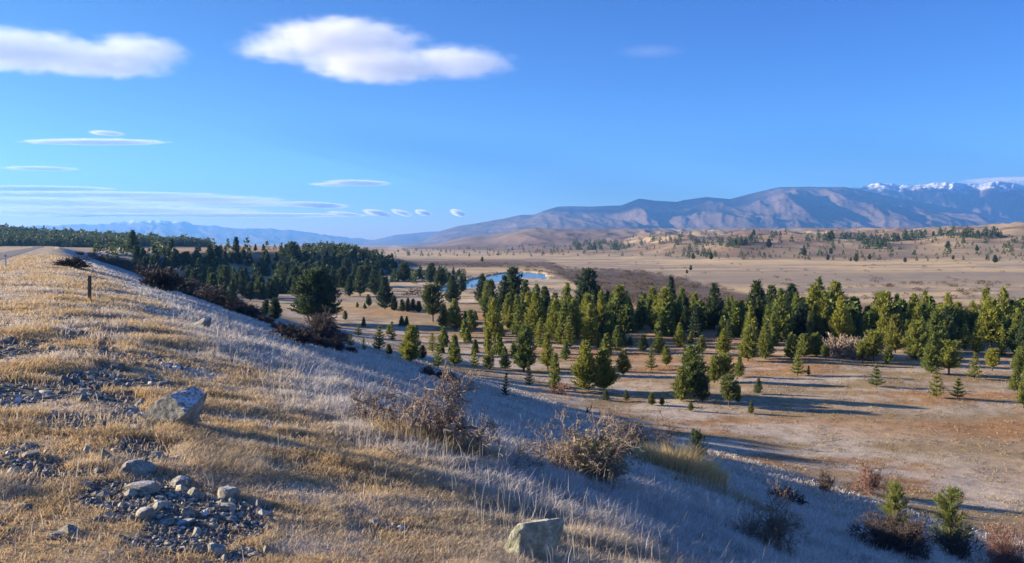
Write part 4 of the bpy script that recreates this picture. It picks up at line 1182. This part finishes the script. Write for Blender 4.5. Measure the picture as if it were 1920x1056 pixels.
# ------------------------------------------------------------------ stones
def stone_mesh(name, seed, sub=3, sx=1., sy=.8, sz=.6, rough=.25, cuts=7, freq=1.6, boxy=.85):
    q = np.random.default_rng(seed)
    bm = bmesh.new(); bmesh.ops.create_icosphere(bm, subdivisions=sub, radius=1.0)
    co = np.array([v.co[:] for v in bm.verts])
    co = np.sign(co) * np.abs(co) ** boxy; co /= np.abs(co).max()
    for _ in range(cuts):                       # cleaved faces
        nrm = unit(q.normal(0, 1, 3)); d = q.uniform(.5, .88)
        ex = co @ nrm - d
        co = co - np.where(ex > 0, ex, 0)[:, None] * nrm * .95
    n_ = fbm(co[:, 0] * freq + 9 + seed, co[:, 1] * freq + co[:, 2] * 1.3 + 4, seed, 4) - .5
    n2_ = fbm(co[:, 0] * freq * 4 + 9, co[:, 2] * freq * 4 + co[:, 1] * 3, seed + 5, 3) - .5
    co = co * (1 + n_ * rough + n2_ * rough * .5)[:, None]
    co = co * np.array([sx, sy, sz])
    for v, c_ in zip(bm.verts, co): v.co = c_
    me = bpy.data.meshes.new(name); bm.to_mesh(me); bm.free()
    me.polygons.foreach_set('use_smooth', np.zeros(len(me.polygons), bool))
    return me

def rock_px(name, px, base, wpx, hpx, m, seed, label, depth=.8, rot=0., cuts=7, sub=4, tilt=0., lift=.42, group=None, cat='rock'):
    x, y, z = at_ground(px, base)
    w = wpx / F * y * 1.05; h = hpx / F * y * 1.1
    me = stone_mesh(name, seed, sub, w / 2 * 1.15, w / 2 * depth, h * .86, .15, cuts + 6)
    o = obj(name, me, m, None, (x, y + w * depth * .35, z + h * lift), rot)
    o.rotation_euler = (0, tilt, rot)
    return tag(o, label, cat, group)
rock_px('boulder', 322, 806, 112, 58, M_rock, 44, 'large dark boulder with frost on its flat top, standing in golden grass', .7, -.25, 3, 5, .04, .40)
rock_px('boulder', 1003, 1056, 112, 88, M_rock2, 47, 'pale lichened boulder sloping down to the right at the bottom centre', .8, .3, 12, 5, .45, .2)
rock_px('boulder', 376, 618, 34, 18, M_rock, 53, 'small pointed boulder with a frosted tip alone on the upper slope', .8, 0, 6, 4, 0, .4)
rock_px('rock', 560, 770, 24, 10, M_rock, 58, 'flat frosted stone on the slope right of the large boulder', .8, .4, 6, 3)
gS = 'loose stones in the gravel patch'
STN = [(255, 925, 66, 26, 'flat grey slab lying in the gravel patch, largest of the stones'), (245, 893, 60, 34, 'dark stone half buried behind the flat slab'), (195, 872, 22, 34, 'thin upright stone shard at the back of the gravel patch'),
       (330, 915, 44, 22, 'tawny rounded stone right of the flat slab'), (362, 935, 34, 24, 'pale tan stone in the middle of the gravel'), (418, 940, 54, 34, 'grey angular stone at the right of the gravel patch'),
       (268, 975, 38, 26, 'frosted round stone low in the gravel patch'), (350, 968, 24, 20, 'small cream stone among the pebbles'), (290, 862, 30, 18, 'grey stone at the top of the gravel patch'),
       (325, 868, 38, 18, 'wide grey stone at the top right of the gravel patch'), (120, 1003, 40, 20, 'white frosted stone at the lower left edge'), (95, 1012, 28, 14, 'small pale stone left of the white frosted one'),
       (345, 985, 34, 14, 'low cream stone under the pebbles'), (432, 980, 26, 18, 'small buff stone at the right end of the gravel'), (402, 1040, 34, 24, 'pale grey stone in the grass at the lower edge'),
       (365, 1035, 22, 20, 'dark round stone in the grass at the lower edge'), (500, 1038, 20, 20, 'small grey upright stone in the grass right of the gravel'), (310, 985, 30, 14, 'low dark stone under the frosted round one'),
       (240, 775, 26, 12, 'dark stone in the grass left of the large boulder'), (190, 628, 22, 10, 'dark stone in the rubble line beyond the boulder'), (210, 690, 26, 10, 'grey stone in the rubble between boulder and post'), (385, 885, 18, 12, 'little dark stone above the tan ones')]
for i, (px, b_, w_, h2, lab) in enumerate(STN):
    rock_px('stone', px, b_, w_ * 1.05, h2 * (.95 if w_ < 25 and h2 > 30 else .62), M_stone, 60 + i, lab, .85, i * .9, 5, 3, .12 * ((i % 3) - 1), .25, gS, 'stone')

# gravel: pebbles past counting
g = np.random.default_rng(17)
ng = 100000
az = R(1) * g.uniform(-44, 2, ng); r = 1 / g.uniform(1 / 28., 1 / 2.4, ng)
x = r * np.sin(az); y = r * np.cos(az)
k = g.random(ng) < gravel_mask(x, y) * .9 + .02 * (uv(x, y)[0] < .5)
k &= uv(x, y)[0] > -4.2
x, y, r = x[k], y[k], r[k]; n = len(x)
bm = bmesh.new(); bmesh.ops.create_icosphere(bm, subdivisions=1, radius=1.0)
ico = np.array([v.co[:] for v in bm.verts]); icf = np.array([[v.index for v in f.verts] for f in bm.faces]); bm.free()
sz = np.clip(np.exp(g.normal(-4.9, .62, n)), .003, .05) * np.clip(r / 5, .8, 2.2)
jit = g.uniform(.6, 1.3, (n, len(ico), 1)); sc3 = g.uniform(.6, 1.3, (n, 1, 3)) * np.array([1, 1, .65])
V = ico[None] * jit * sc3 * sz[:, None, None]
V = V + np.stack([x, y, height(x, y) + sz * .25], 1)[:, None]
Fc = icf[None] + (np.arange(n) * len(ico))[:, None, None]
pc = np.array([[.18, .175, .155], [.29, .27, .23], [.42, .38, .30], [.50, .46, .39], [.58, .58, .57]])[g.choice(5, n, p=[.36, .30, .2, .09, .05])]
tag(obj('gravel', np_mesh('gravel', V.reshape(-1, 3), Fc.reshape(-1, 3), np.repeat(pc * g.uniform(.8, 1.2, (n, 1)), len(ico), 0)), M_gravel), 'grey gravel and pebbles strewn through the bank top turf', kind='stuff')
print('pebbles', n)
# pale stones on the valley floor
n = 900
px = g.uniform(560, 1960, n); t_ = g.random(n)
yv = 1 / g.uniform(1 / 150., 1 / 42., n); x = (px - 960) / F * yv; y = yv
k = (height(x, y) < FLAT + 1.5) & (fbm(x / 8, y / 3, 131, 3) > .5)
x, y = x[k], y[k]; n = len(x)
sz = g.uniform(.02, .06, n)
V = ico[None] * g.uniform(.6, 1.3, (n, len(ico), 1)) * sz[:, None, None] * np.array([1.2, 1, .6]) + np.stack([x, y, height(x, y)], 1)[:, None]
Fc = icf[None] + (np.arange(n) * len(ico))[:, None, None]
tag(obj('gravel', np_mesh('gravel', V.reshape(-1, 3), Fc.reshape(-1, 3), np.full((n * len(ico), 3), .38)), M_gravel), 'pale river stones scattered on the valley floor turf', kind='stuff')

# ------------------------------------------------------------------ bare shrubs
def twig_mesh(name, seed, h, spread, stems, depth, r0, droop=0., seg=3, kink=.35, split=3, sides=3, up=.8, minr=.002):
    q = np.random.default_rng(seed)
    parts = []
    def grow(p, d, L, r_, k):
        path = [p]; rr = [r_]
        for s in range(seg):
            d = unit(d + q.normal(0, kink, 3) * .55 + np.array([0, 0, -droop * .12]))
            p = p + d * L / seg
            path.append(p); rr.append(max(minr, r_ * (1 - .4 * (s + 1) / seg)))
        parts.append(tube(path, rr, sides))
        if k == 0: return
        for j in range(split + (q.random() < .4)):
            i = q.integers(1, seg + 1)
            nd = unit(d + q.normal(0, .75, 3) + np.array([0, 0, .10]))
            grow(path[i], nd, L * q.uniform(.55, .85), max(minr, r_ * .55), k - 1)
    for s in range(stems):
        a = q.uniform(0, 6.28)
        d = unit(np.array([math.cos(a) * spread, math.sin(a) * spread, up + q.uniform(-.2, .3)]))
        grow(np.array([math.cos(a), math.sin(a), 0]) * .06 * h * q.random(), d, h * q.uniform(.36, .5), r0, depth)
    v, f = join(parts)
    zt = np.percentile(v[:, 2], 99.5)
    v *= h / zt
    v[:, 2] = np.maximum(v[:, 2], -.02)
    return np_mesh(name, v, f, None, False)

def shrub(px, base, top, wpx, seed, m, label, stems=7, depth=4, r0=.02, group=None, extra=None, **kw):
    x, y, z = at_ground(px, base)
    h = (base - top) / F * y; w = wpx / F * y
    q = twig_mesh('branches', seed, h, kw.pop('spread', .8), stems, depth, r0, minr=max(.0022, y * .00022), **kw)
    co = np.zeros(len(q.vertices) * 3, np.float32); q.vertices.foreach_get('co', co); co = co.reshape(-1, 3)
    cw = np.percentile(co[:, 0], 98.5) - np.percentile(co[:, 0], 1.5)
    co[:, :2] *= w / cw; co[:, 0] -= np.median(co[:, 0]) * .5
    q.vertices.foreach_set('co', co.ravel()); q.update()
    root = new_empty('shrub', (x, y, z))
    obj('branches', q, m, root)
    if extra:
        me, mm, nm = extra(h, w); obj(nm, me, mm, root)
    return tag(root, label, 'shrub', group)

def lichen(seed, n, size):
    """pale lichen tufts hanging in the middle of the shrub"""
    def f(h, w):
        q = np.random.default_rng(seed)
        P = q.normal(0, 1, (n, 3)) * np.array([w * .17, w * .15, h * .13]) + np.array([w * .12, 0, h * .36])
        D_ = unit(q.normal(0, 1, (n, 3)) + np.array([0, 0, -.4])); Wv = unit(np.cross(D_, q.normal(0, 1, P.shape)))
        v, fc = quad_strip(P, D_, np.full(n, size * .28), q.uniform(.5, 1.3, n) * size, Wv)
        return np_mesh('lichen', v, fc), M_twig_lichen, 'lichen'
    return f
shrub(812, 838, 700, 210, 11, M_twig, 'large tangled bare briar shrub with arching grey twigs on the upper slope', 8, 5, .034, kink=.6, droop=.7)
shrub(700, 800, 712, 120, 12, M_twig, 'smaller thin bare briar shrub left of the large tangled one', 7, 4, .02, kink=.55, droop=.6)
shrub(1095, 900, 772, 175, 13, M_twig, 'large dense lichened shrub in the middle of the slope', 11, 5, .036, kink=.6, up=.9, extra=lichen(3, 2600, .045))
shrub(1195, 862, 780, 120, 14, M_twig_dark, 'dull brown shrub behind the large dense lichened one', 12, 4, .02)
shrub(1435, 1030, 908, 140, 15, M_twig, 'upright ragged bare shrub with one long side branch at lower right centre', 11, 5, .022, kink=.55, spread=.7)
shrub(1898, 1085, 985, 110, 16, M_twig_red, 'twiggy brown shrub at the bottom right corner', 12, 5, .014)
shrub(1670, 1040, 962, 120, 17, M_twig_dark, 'dark ball shaped shrub under the near pine at lower right', 22, 5, .014, spread=1.1)
shrub(1790, 1050, 985, 70, 18, M_twig_dark, 'dark low shrub under the pine with the long leader shoot', 14, 4, .014)
shrub(1625, 925, 866, 54, 19, M_twig_red, 'thin reddish shrub on the frosty floor at the shade edge', 12, 4, .012, spread=.6)
shrub(1548, 923, 882, 30, 20, M_twig_dark, 'small dark upright shrub in the shade left of the reddish one', 9, 4, .012, spread=.5)
shrub(1482, 946, 918, 52, 21, M_twig_dark, 'low dark shrub in the bank shade behind the ragged bare one', 10, 4, .012)
shrub(980, 885, 848, 80, 22, M_twig, 'wispy pale dead weed on the slope left of the lichened shrub', 7, 3, .006)
shrub(1103, 776, 756, 14, 23, M_twig_dark, 'forked dead snag sticking up from the shaded floor', 3, 2, .05, split=1, kink=.2, spread=.25)
shrub(745, 876, 838, 40, 24, M_twig, 'pale dry weed stalk leaning to the right in front of the briar shrub', 3, 2, .005, kink=.15, spread=.3)
shrub(1590, 668, 630, 85, 25, M_twig, 'grey heap of cut brush between the pines at the front of the belt', 22, 4, .06, spread=1.6, up=.45)
shrub(1050, 745 - 6, 716, 44, 26, M_twig_red, 'low brown brush at the foot of the slim front pine', 8, 3, .03, spread=1.)
shrub(138, 502, 482, 60, 27, M_twig_dark, 'low dark shrub on the far bank top right of the road', 10, 4, .03, spread=1.2)

# the dark shrub line down the far bank: copies of three, each a thing
gB = 'brown shrubs along the foot of the bank'
SB = [shrub(600, 640, 588, 70, 31, M_twig_dark, 'x', 14, 5, .05, gB, spread=1.0), shrub(550, 645, 612, 60, 32, M_twig_dark, 'x', 14, 5, .05, gB, spread=1.1), shrub(300, 545, 500, 70, 33, M_scrub, 'x', 16, 5, .06, gB, spread=1.2)]
SB[0]['label'] = 'dark brown shrub below the broad dark pine, nearest of the shrub line'
SB[1]['label'] = 'low dark shrub at the foot of the bank beside the paired pines'
SB[2]['label'] = 'wide purple brown shrub where the post stands out against the wood'
LINE = [(150, 478, 10, 2), (172, 482, 14, 0), (190, 488, 16, 1), (205, 494, 20, 2), (222, 498, 24, 0), (240, 505, 28, 2), (258, 510, 26, 1), (276, 520, 32, 2), (322, 540, 40, 0), (345, 549, 44, 2), (365, 558, 46, 1),
        (388, 566, 44, 2), (408, 574, 46, 0), (430, 582, 42, 2), (452, 590, 36, 1), (476, 598, 34, 0), (500, 608, 24, 2), (530, 622, 26, 1), (625, 655, 34, 2), (585, 650, 30, 1), (640, 640, 26, 0), (655, 662, 20, 2), (610, 612, 24, 2), (800, 705, 26, 0), (835, 715, 30, 1)]
for i, (px, base, hp, k) in enumerate(LINE):
    src = SB[k]; o = src.copy(); link(o)
    for ch in src.children: c_ = ch.copy(); link(c_, o)
    x, y, z = at_ground(px, base)
    h = hp * .68 / F * y
    zs = {0: 52, 1: 33, 2: 45}[k] / F * SB[k].location[1]
    o.location = (x, y, z - .05 * h); o.rotation_euler = (0, 0, i * 1.9); s = h / zs; o.scale = (s * 1.25, s * 1.25, s)
    o['label'] = f"{'dark' if k < 2 else 'purple brown'} {'small' if hp < 22 else 'large' if hp > 38 else 'mid sized'} shrub in the line below the bank"

# brown scrub over the river flats: low bushes past counting
g = np.random.default_rng(77)
pts = []
n = 5200
px = g.uniform(690, 1960, n); y = g.uniform(165, 620, n); x = (px - 960) / F * y
pyv = img(x, y, np.full(n, FLAT))[1]
lo = np.interp(px, [700, 1020, 1060, 1200, 1330, 1500, 1900], [486, 488, 502, 508, 535, 570, 578]); hi = np.interp(px, [700, 1020, 1100, 1200, 1400, 1900], [500, 502, 545, 580, 600, 600])
k = (pyv > lo - 1) & (pyv < hi) & (fbm(x / 14, y / 20, 78, 3) + g.normal(0, .05, n) > .42) & ~inside(rivw, x, y)
k |= inside(np.array([[x0 + (q[0] - x0) * 1.22, y0 + (q[1] - y0) * 1.22] for q in rivw]), x, y) & ~inside(np.array([[x0 + (q[0] - x0) * 1.1, y0 + (q[1] - y0) * 1.1] for q in rivw]), x, y)
k |= (g.random(n) < .02) & (y > 180) & ~inside(rivw, x, y)
k |= (y > 215) & (y < 330) & (px > 1450) & (fbm(x / 14, y / 6, 79, 3) > .56) & (g.random(n) < .6)
x, y = x[k], y[k]; nb = 60; n = len(x)
hh = g.uniform(.5, 1.5, n)
t = g.random((n, nb)); a = g.uniform(0, 6.28, (n, nb)); rr = hh[:, None] * np.sqrt(1 - (t * .9) ** 2) * g.uniform(.4, 1.15, (n, nb))
P = np.stack([x[:, None] + rr * np.cos(a) * 1.3, y[:, None] + rr * np.sin(a), height(x, y)[:, None] + hh[:, None] * t * .85], -1).reshape(-1, 3)
D_ = unit(g.normal(0, 1, P.shape) + np.array([0, 0, .5])); Wv = unit(np.cross(D_, g.normal(0, 1, P.shape)))
s = np.repeat(hh, nb)
v_, f_ = quad_strip(P, D_, s * .09, s * .28, Wv)
tag(obj('scrub', np_mesh('scrub', v_, f_), M_scrub), 'low brown scrub covering the flats beside the river', kind='stuff')
print('scrub', n)

# ------------------------------------------------------------------ posts
def box_mesh(name, sx, sy, sz, z0, bev=.004, twist=0):
    bm = bmesh.new(); bmesh.ops.create_cube(bm, size=1)
    for v in bm.verts: v.co = Vector((v.co.x * sx, v.co.y * sy, (v.co.z + .5) * sz + z0))
    bmesh.ops.bevel(bm, geom=bm.edges[:], offset=bev, segments=2, affect='EDGES')
    me = bpy.data.meshes.new(name); bm.to_mesh(me); bm.free(); return me
x, y, z = at_ground(168, 567)
hp = 48 / F * y
root = new_empty('wooden_post', (x, y, z), .3)
o = obj('post', box_mesh('post', .095, .075, hp + .15, -.15, .008), M_post, root)
obj('cap', box_mesh('cap', .10, .08, .03, hp + .002, .008), M_post, root)
root.rotation_euler = (R(1.5), R(2), .3)
tag(root, 'weathered wooden post standing alone on the bank top', 'post')
x, y, z = at_ground(11, 501)
root = new_empty('marker_post', (x, y, z), .2)
obj('post', box_mesh('post', .11, .03, 1.0, -.1, .006), M_white, root)
obj('reflector', box_mesh('reflector', .09, .008, .12, .72, .003), M_red, root).location = (0, -.0195, 0)
tag(root, 'white roadside marker post with a red reflector beside the road', 'marker post')

# where several still share a description, say which by their order in the photo
bpy.context.view_layer.update()
same = {}
for o in sc.objects:
    if o.parent is None and 'label' in o and 'category' in o: same.setdefault(o['label'], []).append(o)
ORD = 'first second third fourth fifth sixth seventh eighth ninth tenth eleventh twelfth thirteenth fourteenth fifteenth sixteenth'.split()
for lab, os_ in same.items():
    if len(os_) < 2: continue
    os_.sort(key=lambda o: o.location.x / max(o.location.y, .1))
    for i, o in enumerate(os_):
        o['label'] = (ORD[i] + ' from left, ' + lab) if i < len(os_) - 1 or len(os_) > 2 else ('right one, ' + lab)
        if len(os_) == 2 and i == 0: o['label'] = 'left one, ' + lab
for o in sc.objects:
    if 'label' in o and len(o['label'].replace(',', '').split()) > 16: print('LONG', len(o['label'].split()), o['label'])
